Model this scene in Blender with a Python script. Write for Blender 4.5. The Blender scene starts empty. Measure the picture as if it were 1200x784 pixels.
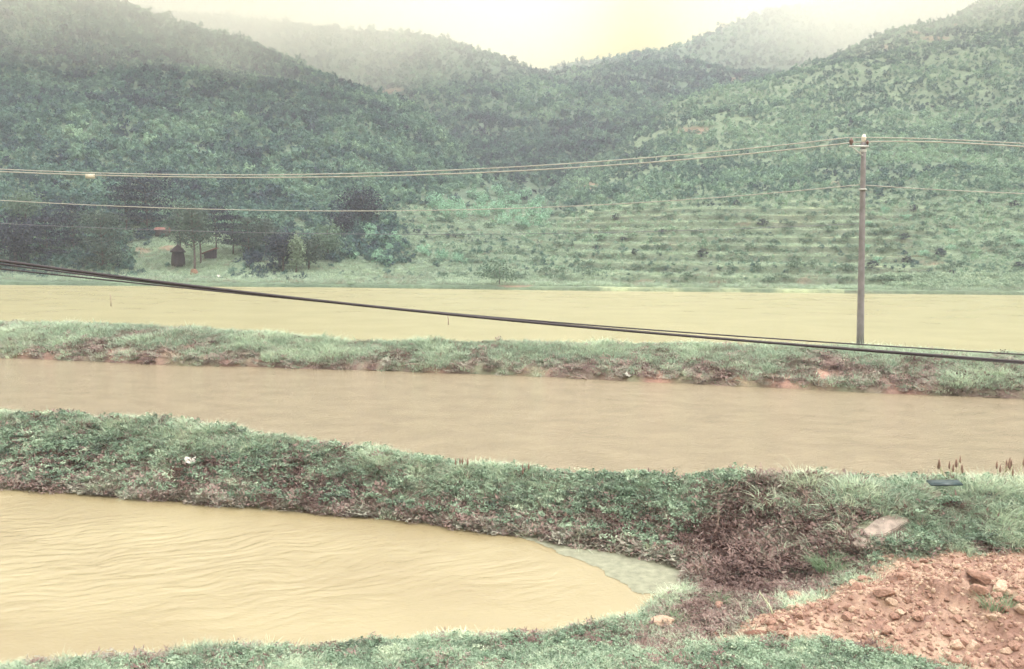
import bpy, bmesh, math, random
import numpy as np
from mathutils import Matrix, Vector
rng = np.random.default_rng(7)
random.seed(7)
S = bpy.context.scene
COL = S.collection
# ------------------------------------------------------------------ camera
H = 4.7; F = 1000.0; PITCH = math.atan(107/1000.0); ROLL = math.radians(0.6)
RC = Matrix.Rotation(math.pi/2-PITCH, 3, 'X') @ Matrix.Rotation(ROLL, 3, 'Z')
RN = np.array(RC)
cd = bpy.data.cameras.new('camera'); cam = bpy.data.objects.new('camera', cd); COL.objects.link(cam)
cam.matrix_world = Matrix.Translation((0, 0, H)) @ RC.to_4x4()
cd.sensor_width = 36; cd.lens = 30; cd.clip_start = 0.05; cd.clip_end = 20000
S.camera = cam

def ray(px, py):
    d = RN @ np.array([px-600.0, -(py-392.0), -F]); return d/d[1]
def on_plane(px, py, z):                   # layout helper: where the sight line meets a level
    d = ray(px, py); y = (z-H)/d[2]; return np.array([d[0]*y, y, z])
def at_depth(px, py, Y):
    d = ray(px, py); return np.array([d[0]*Y, Y, H+d[2]*Y])
def project(x, y, z):
    P = np.stack([x, y, z-H], -1) @ RN
    return 600+F*P[..., 0]/-P[..., 2], 392-F*P[..., 1]/-P[..., 2]
# ------------------------------------------------------------------ noise
def _hash(i, j, s):
    h = (i.astype(np.int64)*374761393 + j.astype(np.int64)*668265263 + s*1442695041) & 0xFFFFFFFF
    h = ((h ^ (h >> 13))*1274126177) & 0xFFFFFFFF
    h = h ^ (h >> 16)
    return (h & 0xFFFFFF)/float(0xFFFFFF)
def vn(x, y, s=0):
    i = np.floor(x); j = np.floor(y); fx = x-i; fy = y-j
    fx = fx*fx*fx*(fx*(fx*6-15)+10); fy = fy*fy*fy*(fy*(fy*6-15)+10)
    a = _hash(i, j, s); b = _hash(i+1, j, s); c = _hash(i, j+1, s); d = _hash(i+1, j+1, s)
    return (a+(b-a)*fx)*(1-fy) + (c+(d-c)*fx)*fy
def fbm(x, y, sc, o=4, s=0):               # about -1..1
    t = 0; a = 1.0; n = 0; x = x/sc+13.7; y = y/sc+5.3
    for k in range(o):
        t = t+a*(vn(x, y, s+k)*2-1); n += a; a *= .5; x, y = x*1.6+y*1.2, -x*1.2+y*1.6
    return t/n
def sst(a, b, x):
    u = np.clip((x-a)/(b-a), 0, 1); return u*u*(3-2*u)
def sdf(x, y, poly):                       # signed distance, positive outside
    P = np.asarray(poly)[:, :2]; d = np.full(x.shape, 1e9); ins = np.zeros(x.shape, bool)
    for k in range(len(P)):
        ax, ay = P[k]; bx, by = P[(k+1) % len(P)]
        ex, ey = bx-ax, by-ay; wx, wy = x-ax, y-ay
        t = np.clip((wx*ex+wy*ey)/(ex*ex+ey*ey+1e-12), 0, 1)
        d = np.minimum(d, (wx-ex*t)**2+(wy-ey*t)**2)
        c = ((ay > y) != (by > y)); 
        with np.errstate(divide='ignore', invalid='ignore'):
            ins ^= c & (x < (bx-ax)*(y-ay)/(by-ay if by != ay else 1e-9)+ax)
    return np.sqrt(d)*np.where(ins, -1, 1)
def line_fn(pts, z):
    W = np.array([on_plane(a, b, z) for a, b in pts]); xs, ys = W[:, 0], W[:, 1]
    sl = (ys[1]-ys[0])/(xs[1]-xs[0]); sr = (ys[-1]-ys[-2])/(xs[-1]-xs[-2])
    def f(x):
        r = np.interp(x, xs, ys)
        r = np.where(x < xs[0], ys[0]+(x-xs[0])*np.clip(sl, -.2, .2), r)
        return np.where(x > xs[-1], ys[-1]+(x-xs[-1])*np.clip(sr, -.2, .2), r)
    return f
far_shore = line_fn([(0, 334), (400, 337), (700, 341), (1200, 346)], 0)
bank_back = line_fn([(0, 379), (200, 385), (400, 397), (600, 401), (800, 405), (1000, 407), (1200, 416)], .75)
bank_front = line_fn([(0, 419), (200, 428), (400, 433), (600, 440), (800, 449), (1000, 459), (1200, 468)], -.15)
dyke_back = line_fn([(0, 483), (200, 493), (400, 513), (600, 532), (800, 550), (1000, 561), (1200, 566)], .9)
RIV = -.15
pond_px = [(-500, 540), (0, 572), (100, 580), (200, 588), (300, 596), (400, 605), (500, 614), (560, 622), (640, 632), (700, 645),
           (760, 656), (808, 668), (800, 690), (772, 702), (752, 722), (700, 735), (600, 742), (500, 750), (400, 757), (200, 768), (0, 784), (-500, 815)]
POND = [on_plane(a, b, 0) for a, b in pond_px]
mound_px = [(845, 732), (862, 712), (890, 694), (960, 676), (1050, 652), (1130, 644), (1200, 646), (1450, 640), (1500, 850), (1160, 796), (1085, 770), (1010, 752), (950, 742), (900, 738)]
MOUND = [on_plane(a, b, .33 if i in (0, 9, 10, 11, 12, 13) else .5) for i, (a, b) in enumerate(mound_px)]
bare_px = [(760, 700), (800, 655), (820, 620), (830, 600), (900, 585), (985, 598), (1010, 620), (1000, 650), (960, 672), (880, 690), (820, 715), (770, 725)]
BARE = [on_plane(a, b, .5) for a, b in bare_px]
TAIL = [on_plane(a, b, .35) for a, b in [(728, 742), (752, 722), (800, 708), (860, 690), (905, 684), (890, 725), (850, 742), (790, 750)]]
# ------------------------------------------------------------------ hills
def crest(rows):
    A = []
    for a, b, R in rows:
        d = ray(a, b); A.append((d[0], d[2], R))
    A = np.array(A)
    return lambda t: (np.interp(t, A[:, 0], A[:, 1]), np.interp(t, A[:, 0], A[:, 2]))
HILLS = [  # (foot distance, crest line)
    (97, crest([(-900, -150, 360), (-300, -110, 350), (0, -55, 340), (150, -10, 340), (250, 30, 335), (350, 68, 325), (430, 98, 300), (480, 122, 275), (525, 165, 230), (580, 215, 180), (640, 258, 140), (700, 330, 110), (2500, 345, 100)])),
    (260, crest([(-900, -10, 460), (100, -2, 460), (230, 6, 450), (330, 16, 440), (400, 27, 430), (470, 36, 425), (560, 50, 420), (640, 67, 415), (700, 86, 410), (800, 122, 400), (2500, 160, 450)])),
    (150, crest([(-900, 200, 400), (380, 135, 400), (450, 103, 410), (500, 86, 420), (560, 77, 420), (640, 71, 420), (690, 69, 430), (760, 66, 440), (850, 70, 440), (2500, 90, 440)])),
    (300, crest([(-900, 300, 520), (500, 150, 520), (600, 100, 520), (660, 74, 520), (700, 63, 520), (760, 45, 520), (800, 37, 520), (850, 24, 520), (900, 10, 530), (1000, -8, 540), (1200, -60, 540), (2500, -100, 540)])),
    (91, crest([(-900, 345, 100), (480, 330, 105), (560, 285, 140), (620, 240, 190), (700, 184, 250), (750, 151, 270), (790, 122, 290), (850, 96, 310), (950, 63, 330), (1060, 31, 340), (1200, 0, 350), (1500, -60, 360), (2500, -80, 380)])),
    (91, crest([(-900, 228, 270), (600, 222, 260), (2500, 215, 280)])),
]
def h_hills(x, y):
    t = x/np.maximum(y, 1); z = np.zeros(x.shape); ubest = np.zeros(x.shape)
    for n, (foot, fn) in enumerate(HILLS):
        k, R = fn(t); zc = np.maximum(H+k*R, .2)
        u = (y-foot)/np.maximum(R-foot, 5)
        f = np.where(u < 1, np.clip(u, 0, 1)**1.12, 1-.6*(u-1))
        f = f-.035*np.exp(-((u-1)/.07)**2)
        zi = zc*f
        z = np.maximum(z, zi) if n == 0 else np.where(zi > z, zi, z)
        z = np.where(np.abs(z-zi) < 3, np.maximum(z, zi), z)
    w = sst(110, 190, y)
    cap = sst(2, 45, z)
    z = z + w*cap*(7*fbm(x, y, 75, 3, 5)+2.2*fbm(x, y, 22, 3, 9)) + .5*sst(98, 120, y)*fbm(x, y, 9, 3, 21)
    return z
def h_far(x, y):
    ys = far_shore(x); d = y-ys
    z = -.6+.95*sst(-.6, .5, d)
    hz = h_hills(x, y)
    # old cultivation terraces on the lower slope
    zt = hz + .6*fbm(x, y, 17, 3, 31)
    st = 1.15; q = zt/st; fr = q-np.floor(q)
    ter = (np.floor(q)+sst(.72, 1., fr))*st
    wt = sst(-8, 8, x-.02*y)*sst(14, 8, hz)*.85*sst(.52, .44, x/y)
    hz = hz*(1-wt)+ter*wt
    return np.maximum(z, np.where(d > .5, np.maximum(.35, hz+.1), z))
def h_near(x, y):
    z = np.full(x.shape, -.6)
    # far bank between flooded field and channel
    wob = .25*fbm(x, y, 2.2, 3, 3)
    d2 = y-bank_front(x)+wob; d1 = bank_back(x)+.3-y+wob*.5
    zb = .72*sst(-.5, 3.4, d2)**.8+.1*fbm(x, y, 1.3, 3, 4)
    bank = -.6+(zb+.6)*sst(-.5, .3, d2)*sst(-.9, .2, d1)
    z = np.maximum(z, np.where((d2 > -.7) & (d1 > -1), bank, -.6))
    # near land: dyke, hollow, verge
    dp = sdf(x, y, POND)+.12*fbm(x, y, .9, 3, 6)
    dr = dyke_back(x)+.15*fbm(x, y, 1.1, 3, 7)-y
    top = .30+.62*sst(10.4, 13.0, y-.02*x)
    land = .06+(top-.06)*sst(0, 2.6, dp)
    db = sdf(x, y, BARE)
    land = land-.2*sst(.3, -.7, db)*sst(.5, 1.6, dp)
    land = land+.05*fbm(x, y, .8, 3, 8)+.03*fbm(x, y, .22, 2, 18)
    rough = sst(3.0, .5, dp)*sst(10.5, 12, y)
    land = land+rough*.07*fbm(x, y, .3, 3, 11)
    dm = sdf(x, y, MOUND)+.12*fbm(x, y, .5, 3, 14)
    m = sst(.05, -1.5, dm)
    clod = 1-np.abs(fbm(x, y, .42, 3, 15))*2.2
    land = land+m*(.30+.16*clod+.12*fbm(x, y, .9, 3, 19)+.11*fbm(x, y, .18, 4, 16)*sst(-.3, .4, fbm(x, y, .8, 2, 17))) + sst(.05, -.15, dm)*.03
    land = np.where(y < 7, np.maximum(land, .35+2.75*sst(6.2, 1.2, y)), land)
    w = sst(-.35, .1, dp)*sst(-1.1, .25, dr)
    near = -.6+(land+.6)*w
    z = np.where(y < dyke_back(x)+1.3, np.maximum(z, near), z)
    return z
def Z(x, y):
    x = np.asarray(x, float); y = np.asarray(y, float)
    f = y > 70; z = np.empty(x.shape)
    if f.any(): z[f] = h_far(x[f], y[f])
    if not f.all(): z[~f] = h_near(x[~f], y[~f])
    return z
def hit(px, py):                            # where a sight line first meets the ground
    d = ray(px, py); y0 = 80.; y1 = 600.
    if d[2] < -.075: y0 = (H-1.5)/-d[2]; y1 = (H+.58)/-d[2]
    if d[2] < -1e-3: y1 = min(y1, (H+.58)/-d[2])
    for _ in range(3):                      # coarse march, then refine
        ys = np.linspace(y0, y1, 130); g = Z(d[0]*ys, ys); k = int(np.argmax(H+d[2]*ys < g)); Y = ys[k]
        y0 = ys[max(k-1, 0)]; y1 = Y if k else ys[1]
    k = min(k, len(ys)-1)
    return np.array([d[0]*Y, Y, g[k]])
# ------------------------------------------------------------------ material helpers
def newmat(name):
    m = bpy.data.materials.new(name); m.use_nodes = True; nt = m.node_tree; nt.nodes.clear()
    out = nt.nodes.new('ShaderNodeOutputMaterial'); return m, nt, out
def N(nt, typ, **kw):
    n = nt.nodes.new(typ)
    for k, v in kw.items():
        if k in n.inputs: n.inputs[k].default_value = v
        else: setattr(n, k, v)
    return n
def L(nt, a, b): nt.links.new(a, b)
def ramp(nt, fac, stops):
    r = nt.nodes.new('ShaderNodeValToRGB'); e = r.color_ramp.elements
    while len(e) > 1: e.remove(e[0])
    e[0].position = stops[0][0]; e[0].color = (*stops[0][1], 1)
    for p, c in stops[1:]:
        q = e.new(p); q.color = (*c, 1)
    L(nt, fac, r.inputs[0]); return r
def mixc(nt, fac, a, b, mode='MIX'):
    m = nt.nodes.new('ShaderNodeMix'); m.data_type = 'RGBA'; m.blend_type = mode
    for s, v in ((m.inputs[0], fac), (m.inputs[6], a), (m.inputs[7], b)):
        if isinstance(v, (int, float)): s.default_value = v
        elif isinstance(v, tuple): s.default_value = (*v, 1)
        else: L(nt, v, s)
    return m.outputs[2]
def simple(name, c, rough=.7, var=.25, scale=8, metal=0, bump=.0):
    m, nt, out = newmat(name); b = N(nt, 'ShaderNodeBsdfPrincipled', Roughness=rough, Metallic=metal)
    tc = N(nt, 'ShaderNodeTexCoord'); no = N(nt, 'ShaderNodeTexNoise', Scale=scale, Detail=5.0)
    L(nt, tc.outputs['Object'], no.inputs['Vector'])
    r = ramp(nt, no.outputs[0], [(.3, tuple(v*(1-var) for v in c)), (.7, tuple(min(1, v*(1+var)) for v in c))])
    L(nt, r.outputs[0], b.inputs['Base Color'])
    if bump:
        bp = N(nt, 'ShaderNodeBump', Strength=bump, Distance=.02); L(nt, no.outputs[0], bp.inputs['Height']); L(nt, bp.outputs[0], b.inputs['Normal'])
    L(nt, b.outputs[0], out.inputs[0]); return m
def leafmat(name, stops, trans=.35, use_tint=True):
    """foliage: colour picked by per-instance randomness plus the 'tint' carried by each plant"""
    m, nt, out = newmat(name)
    oi = N(nt, 'ShaderNodeObjectInfo'); 
    at = N(nt, 'ShaderNodeAttribute', attribute_name='tint', attribute_type='INSTANCER')
    lv = N(nt, 'ShaderNodeAttribute', attribute_name='lv', attribute_type='GEOMETRY')
    a = N(nt, 'ShaderNodeMath', operation='MULTIPLY'); L(nt, oi.outputs['Random'], a.inputs[0]); a.inputs[1].default_value = .22
    b = N(nt, 'ShaderNodeMath', operation='MULTIPLY'); L(nt, lv.outputs['Fac'], b.inputs[0]); b.inputs[1].default_value = .25
    c = N(nt, 'ShaderNodeMath', operation='ADD'); L(nt, a.outputs[0], c.inputs[0]); L(nt, b.outputs[0], c.inputs[1])
    d = N(nt, 'ShaderNodeMath', operation='ADD'); L(nt, c.outputs[0], d.inputs[0])
    if use_tint: L(nt, at.outputs['Fac'], d.inputs[1])
    else: d.inputs[1].default_value = .40
    e = N(nt, 'ShaderNodeMath', operation='SUBTRACT'); L(nt, d.outputs[0], e.inputs[0]); e.inputs[1].default_value = .2
    r = ramp(nt, e.outputs[0], stops)
    df = N(nt, 'ShaderNodeBsdfPrincipled', Roughness=.6); df.inputs['Specular IOR Level'].default_value = .25
    L(nt, r.outputs[0], df.inputs['Base Color'])
    tr = N(nt, 'ShaderNodeBsdfTranslucent'); L(nt, r.outputs[0], tr.inputs[0])
    mx = N(nt, 'ShaderNodeMixShader'); mx.inputs[0].default_value = trans
    L(nt, df.outputs[0], mx.inputs[1]); L(nt, tr.outputs[0], mx.inputs[2]); L(nt, mx.outputs[0], out.inputs[0]); return m
# ------------------------------------------------------------------ object helpers
def mesh_np(name, V, Fc, mats=(), smooth=True, fattr=None):
    me = bpy.data.meshes.new(name); V = np.asarray(V, np.float32); Fc = np.asarray(Fc, np.int32)
    n = Fc.shape[1]
    me.vertices.add(len(V)); me.vertices.foreach_set('co', V.ravel())
    me.loops.add(Fc.size); me.loops.foreach_set('vertex_index', Fc.ravel())
    me.polygons.add(len(Fc)); me.polygons.foreach_set('loop_start', np.arange(len(Fc), dtype=np.int32)*n)
    try: me.polygons.foreach_set('loop_total', np.full(len(Fc), n, np.int32))
    except Exception: pass
    me.update(calc_edges=True); me.validate()
    if smooth: me.polygons.foreach_set('use_smooth', np.ones(len(me.polygons), bool))
    for m in mats: me.materials.append(m)
    return me
def vattr(me, name, data):
    a = me.attributes.new(name, 'FLOAT', 'POINT'); a.data.foreach_set('value', np.asarray(data, np.float32))
def cattr(me, name, rgb):
    a = me.color_attributes.new(name, 'FLOAT_COLOR', 'POINT')
    a.data.foreach_set('color', np.concatenate([rgb, np.ones((len(rgb), 1))], 1).astype(np.float32).ravel())
def link(name, me, parent=None, loc=None, label=None, cat=None, group=None, kind=None, rot=None, scale=None):
    o = bpy.data.objects.new(name, me); COL.objects.link(o)
    if parent is not None: o.parent = parent
    if loc is not None: o.location = loc
    if rot is not None: o.rotation_euler = rot
    if scale is not None: o.scale = scale if hasattr(scale, '__len__') else (scale,)*3
    for k, v in (('label', label), ('category', cat), ('group', group), ('kind', kind)):
        if v: o[k] = v
    return o
def grid_faces(nr, nc):
    i = np.arange(nr*nc).reshape(nr, nc)
    return np.stack([i[:-1, :-1], i[:-1, 1:], i[1:, 1:], i[1:, :-1]], -1).reshape(-1, 4)
class MB:                                   # collects shapes into one mesh
    def __init__(s): s.bm = bmesh.new()
    def tube(s, pts, rad, n=8, caps=True):
        pts = [Vector(p) for p in pts]; rings = []
        up = Vector((0, 0, 1))
        for k, p in enumerate(pts):
            t = (pts[min(k+1, len(pts)-1)]-pts[max(k-1, 0)]).normalized()
            a = t.cross(up if abs(t.dot(up)) < .95 else Vector((1, 0, 0))).normalized(); b = t.cross(a)
            r = rad[k] if hasattr(rad, '__len__') else rad
            rings.append([s.bm.verts.new(p+(a*math.cos(q)+b*math.sin(q))*r) for q in [2*math.pi*j/n for j in range(n)]])
        for A, B in zip(rings, rings[1:]):
            for j in range(n): s.bm.faces.new((A[j], A[(j+1) % n], B[(j+1) % n], B[j]))
        if caps: s.bm.faces.new(rings[0]); s.bm.faces.new(rings[-1][::-1])
        return s
    def box(s, c, d, rz=0, bev=.01):
        r = bmesh.ops.create_cube(s.bm, size=1); vs = r['verts']
        bmesh.ops.scale(s.bm, vec=d, verts=vs); bmesh.ops.rotate(s.bm, cent=(0, 0, 0), matrix=Matrix.Rotation(rz, 3, 'Z'), verts=vs)
        bmesh.ops.translate(s.bm, vec=c, verts=vs)
        if bev: bmesh.ops.bevel(s.bm, geom=list({e for v in vs for e in v.link_edges}), offset=bev, segments=2, affect='EDGES')
        return s
    def lathe(s, prof, n=12, c=(0, 0, 0)):
        rings = [[s.bm.verts.new((c[0]+r*math.cos(2*math.pi*j/n), c[1]+r*math.sin(2*math.pi*j/n), c[2]+z)) for j in range(n)] for r, z in prof]
        for A, B in zip(rings, rings[1:]):
            for j in range(n): s.bm.faces.new((A[j], A[(j+1) % n], B[(j+1) % n], B[j]))
        s.bm.faces.new(rings[0][::-1]); s.bm.faces.new(rings[-1]); return s
    def mesh(s, name, m, smooth=True):
        bmesh.ops.recalc_face_normals(s.bm, faces=s.bm.faces)
        me = bpy.data.meshes.new(name); s.bm.to_mesh(me); s.bm.free(); me.materials.append(m)
        if smooth: me.polygons.foreach_set('use_smooth', np.ones(len(me.polygons), bool))
        return me
# ------------------------------------------------------------------ ground sheet
def tcols(n, core, wide, m):
    c = np.linspace(-core, core, n); e = core+(wide-core)*np.linspace(0, 1, m+1)[1:]**1.5
    return np.concatenate([-e[::-1], c, e])
T = tcols(820, .72, 2.2, 24)
Y = np.concatenate([[-30, -12, -3], np.arange(0, 7.5, .3), np.arange(7.5, 21, .034), 21*(82/21)**np.linspace(0, 1, 190)])
TT, YY = np.meshgrid(T, Y); XX = TT*np.maximum(YY, 5)*1.0
XX = np.where(YY < 5, TT*5*(1+(5-YY)*.3), XX)
x = XX.ravel(); y = YY.ravel(); z = Z(x, y)
px, py = project(x, y, z)
def mixv(a, b, w): return a*(1-w[:, None])+b*w[:, None]
mud = np.array([.17, .115, .105]); paleMud = np.array([.26, .20, .165]); green = np.array([.16, .25, .14]); red = np.array([.25, .145, .115]); redp = np.array([.43, .30, .23])
col = np.tile(mud, (len(x), 1))
n1 = fbm(x, y, .7, 4, 40); n2 = fbm(x, y, .15, 3, 41); n3 = fbm(x, y, 2.5, 3, 42)
col = mixv(col, paleMud, np.clip(.4+.7*n2+.4*n1, 0, 1))
col = mixv(col, green, np.clip(.35+n1+.6*n3, 0, 1)*.7)
dmv = sdf(x, y, MOUND)
wm = np.maximum(sst(.25, -.12, dmv+.35*n1+.12*n2), .8*sst(.15, -.15, sdf(x, y, TAIL)+.3*n1+.15*n2))
col = mixv(col, mixv(np.tile(red, (len(x), 1)), redp, np.clip(.35+1.1*fbm(x, y, .45, 4, 44)+.6*n2, 0, 1)), wm)
bk = (y > 24)
redw = np.clip(.15+1.4*fbm(x, y, 1.6, 4, 46), 0, 1)*sst(.75, .3, z)*bk*.7
col = mixv(col, np.array([.42, .24, .19]), redw)
wet = sst(.14, -.02, np.where(y > 24, z+.15, z))
col = mixv(col, col*.72, wet)
me = mesh_np('ground', np.stack([x, y, z], 1), grid_faces(len(Y), len(T)))
cattr(me, 'earth', np.clip(col, 0, 1))
m, nt, out = newmat('soil'); b = N(nt, 'ShaderNodeBsdfPrincipled', Roughness=.9)
ca = N(nt, 'ShaderNodeAttribute', attribute_name='earth'); tc = N(nt, 'ShaderNodeTexCoord')
no = N(nt, 'ShaderNodeTexNoise', Scale=14.0, Detail=8.0, Roughness=.7); L(nt, tc.outputs['Object'], no.inputs['Vector'])
r = ramp(nt, no.outputs[0], [(.3, (.62, .6, .62)), (.55, (1, 1, 1)), (.75, (1.25, 1.22, 1.15))])
L(nt, mixc(nt, 1.0, ca.outputs['Color'], r.outputs[0], 'MULTIPLY'), b.inputs['Base Color'])
bp = N(nt, 'ShaderNodeBump', Strength=.7, Distance=.04); L(nt, no.outputs[0], bp.inputs['Height']); L(nt, bp.outputs[0], b.inputs['Normal'])
L(nt, b.outputs[0], out.inputs[0]); me.materials.append(m); SOIL = m
link('ground', me, kind='structure')
# ------------------------------------------------------------------ hills sheet
T2 = tcols(1000, .78, 2.4, 60)
Y2 = np.concatenate([82*(150/82)**np.linspace(0, 1, 330)[:-1], 150*(592/150)**np.linspace(0, 1, 330)])
TT, YY = np.meshgrid(T2, Y2); x = (TT*YY).ravel(); y = YY.ravel(); z = Z(x, y)
px, py = project(x, y, z)
n1 = fbm(x, y, 9, 4, 50); n2 = fbm(x, y, 2.5, 4, 51); n3 = fbm(x, y, 40, 3, 52)
grassl = np.array([.140, .195, .125]); grassd = np.array([.075, .12, .085])
col = np.tile(grassd, (len(x), 1))
def hillA(x, y):                            # how much a spot belongs to the open right-hand slope
    t = x/y; k, R = HILLS[4][1](t); return sst(-25, 5, (H+k*R)*np.clip((y-91)/np.maximum(R-91, 5), 0, 2)**1.12-z_of(x, y)+6)*sst(R+6, R-8, y)
def z_of(x, y): return h_hills(x, y)
def terr(x, y, z):
    q = (h_hills(x, y)+.6*fbm(x, y, 17, 3, 31))/1.15; return q-np.floor(q)
tt = x/y
openw = np.maximum(sst(.0, .12, tt-.02+.03*n1)*hillA(x, y), .8*sst(-.17, -.10, tt+.03*n1)*sst(15, 9, z))
band = np.exp(-(((py-(175-.24*(px-700)))/(60))**2))*sst(640, 720, px)      # the paler strip of grass under the crest
lowg = sst(14, 9, z)*sst(.0, .1, tt)
mead = 1.3*np.exp(-(((px-222)/80)**2+((py-300)/30)**2))+np.exp(-(((px-400)/60)**2+((py-318)/14)**2))
wl = np.clip(openw*(.35+.6*band+.5*lowg)+mead+.5*n1*openw+.25*n2+.25*sst(3, .4, z), 0, 1)
col = mixv(col, grassl, wl)
scars = [(815, 153, 22, 5), (1095, 45, 20, 3), (1070, 38, 10, 3), (940, 330, 11, 6), (685, 218, 20, 5), (600, 334, 26, 3), (865, 95, 14, 4), (200, 291, 14, 3), (765, 105, 12, 3), (1062, 324, 8, 3), (1120, 30, 12, 2), (1150, 330, 14, 3), (465, 108, 22, 6), (1090, 308, 16, 3), (757, 330, 14, 3), (840, 330, 16, 2), (1040, 55, 10, 3), (165, 293, 12, 4), (870, 262, 14, 2), (980, 215, 10, 3)]
sc = np.zeros(len(x))
for a, b_, c, d in scars: sc = np.maximum(sc, np.exp(-((((px-a)/c)**2+((py-b_)/d)**2)))*1.3)
sc = sst(.45, .8, sc+.45*n2); col = mixv(col, np.array([.23, .145, .11]), sc*.75)
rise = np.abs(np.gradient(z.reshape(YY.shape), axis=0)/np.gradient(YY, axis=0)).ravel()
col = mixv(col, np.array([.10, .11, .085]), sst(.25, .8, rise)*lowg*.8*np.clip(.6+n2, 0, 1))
trd = sst(.50, .42, tt)*lowg*sst(.0, .1, tt)*sst(.62, .5, terr(x, y, z))*np.clip(.75+n2+.5*n1, 0, 1)
col = mixv(col, np.array([.27, .31, .19]), trd*.95)
col *= (1+.3*n2)[:, None]
me = mesh_np('hills', np.stack([x, y, z], 1), grid_faces(len(Y2), len(T2)), [SOIL]); cattr(me, 'earth', np.clip(col, 0.02, 1))
hm, nt, out = newmat('hill_turf'); b = N(nt, 'ShaderNodeBsdfPrincipled', Roughness=.9)
ca = N(nt, 'ShaderNodeAttribute', attribute_name='earth'); tc = N(nt, 'ShaderNodeTexCoord')
no = N(nt, 'ShaderNodeTexNoise', Scale=1.3, Detail=8.0, Roughness=.7); L(nt, tc.outputs['Object'], no.inputs['Vector'])
r = ramp(nt, no.outputs[0], [(.3, (.62, .66, .66)), (.55, (1, 1, 1)), (.75, (1.3, 1.25, 1.15))])
L(nt, mixc(nt, 1.0, ca.outputs['Color'], r.outputs[0], 'MULTIPLY'), b.inputs['Base Color'])
bp = N(nt, 'ShaderNodeBump', Strength=.8, Distance=.5); L(nt, no.outputs[0], bp.inputs['Height']); L(nt, bp.outputs[0], b.inputs['Normal'])
L(nt, b.outputs[0], out.inputs[0]); me.materials[0] = hm
link('hills', me, kind='structure')
# far country under and round everything
bmx = bmesh.new(); bmesh.ops.create_grid(bmx, x_segments=40, y_segments=40, size=1); bmesh.ops.scale(bmx, vec=(1450, 490, 1), verts=bmx.verts); bmesh.ops.translate(bmx, vec=(0, 105, -.9), verts=bmx.verts)
me = bpy.data.meshes.new('terrain'); bmx.to_mesh(me); bmx.free(); me.materials.append(simple('plain_turf', (.14, .19, .11), .95, .4, .05)); link('terrain', me, kind='structure')
# ------------------------------------------------------------------ water
def water(name, body, dark, rough, scale, stretch, bump, dist, rotz=0., patch=.5, patch_sc=.25, spec=.5):
    m, nt, out = newmat(name); b = N(nt, 'ShaderNodeBsdfPrincipled', Roughness=rough, IOR=1.5 if rough < .1 else 1.33); b.inputs['Specular IOR Level'].default_value = spec
    tc = N(nt, 'ShaderNodeTexCoord'); mp = N(nt, 'ShaderNodeMapping'); mp.inputs['Scale'].default_value = stretch; mp.inputs['Rotation'].default_value = (0, 0, rotz)
    L(nt, tc.outputs['Object'], mp.inputs['Vector'])
    no = N(nt, 'ShaderNodeTexNoise', Scale=scale, Detail=6.0, Roughness=.62, Distortion=.4); L(nt, mp.outputs[0], no.inputs['Vector'])
    n2 = N(nt, 'ShaderNodeTexNoise', Scale=patch_sc, Detail=5.0); L(nt, mp.outputs[0], n2.inputs['Vector'])
    r = ramp(nt, n2.outputs[0], [(.35, dark), (.65, body)]); L(nt, r.outputs[0], b.inputs['Base Color'])
    bp = N(nt, 'ShaderNodeBump', Strength=bump, Distance=dist); L(nt, no.outputs[0], bp.inputs['Height']); L(nt, bp.outputs[0], b.inputs['Normal'])
    L(nt, b.outputs[0], out.inputs[0]); return m
def strip(name, fa, fb, z, mat, xs):
    V = []; n = 14
    for j in range(n):
        w = j/(n-1); V.append(np.stack([xs, fa(xs)*(1-w)+fb(xs)*w, np.full(len(xs), z)], 1))
    me = mesh_np(name, np.concatenate(V), grid_faces(n, len(xs)), [mat]); return link(name, me, kind='structure')
xs = np.linspace(-220, 220, 300)
strip('flooded_field_water', lambda v: bank_back(v)-1.2, lambda v: far_shore(v)+1.0, 0., water('field_water', (.305, .278, .165), (.275, .25, .145), .25, 5.0, (1, 1.3, 1), .6, .05, spec=.35), xs)
strip('river_water', lambda v: dyke_back(v)-.3, lambda v: bank_front(v)+1.0, RIV, water('river_water', (.25, .205, .145), (.21, .172, .12), .14, 7.0, (.8, 1.5, 1), .8, .05, rotz=.09, patch_sc=1.2, spec=.4), xs)
# pond with real wind ripples
gx = np.arange(-18, 4.2, .035); gy = np.arange(8.3, 17.8, .03)
X, Yg = np.meshgrid(gx, gy)
wx = X+.25*fbm(X, Yg, 1.2, 2, 60); wy = Yg+.25*fbm(X, Yg, 1.0, 2, 61)
zw = np.zeros_like(X)
for lam, ang, am, sd in [(.25, 2.04, .0020, 1), (.18, 2.14, .0018, 2), (.33, 1.98, .0016, 3), (.13, 2.0, .0012, 4), (.09, 2.25, .0008, 5), (.15, 2.45, .0009, 6), (.20, 1.75, .0009, 7)]:
    amp = am*1.2*(.05+1.7*vn(X/.5+sd*7, Yg/.35+3, 70+sd)); ph = 3.0*vn(X/.9, Yg/.7, 80+sd)+1.3*vn(X/.25, Yg/.2, 90+sd)
    q = (wx*math.cos(ang)+wy*math.sin(ang))*2*math.pi/lam+ph
    zw -= amp*2.0*((np.sin(q)+1)/2)**2.6
ca_, sa_ = math.cos(.46), math.sin(.46); U = wx*ca_+wy*sa_; W_ = -wx*sa_+wy*ca_
zw = zw*.15
for lu, lw, am, sd in [(.50, .125, .0075, 1), (.33, .085, .0050, 2), (.9, .24, .0065, 3), (.16, .05, .0020, 4), (.62, .15, .0060, 5)]:
    dq = (sd-3)*.07; n_ = vn((U+dq*W_)/lu+sd*3.3, (W_-dq*U)/lw, 300+sd); zw -= am*(.5+.8*vn(X/2.2+sd, Yg/1.2, 320+sd))*(1-np.abs(2*n_-1))**2.2
pd = sdf(X, Yg, POND)
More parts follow.
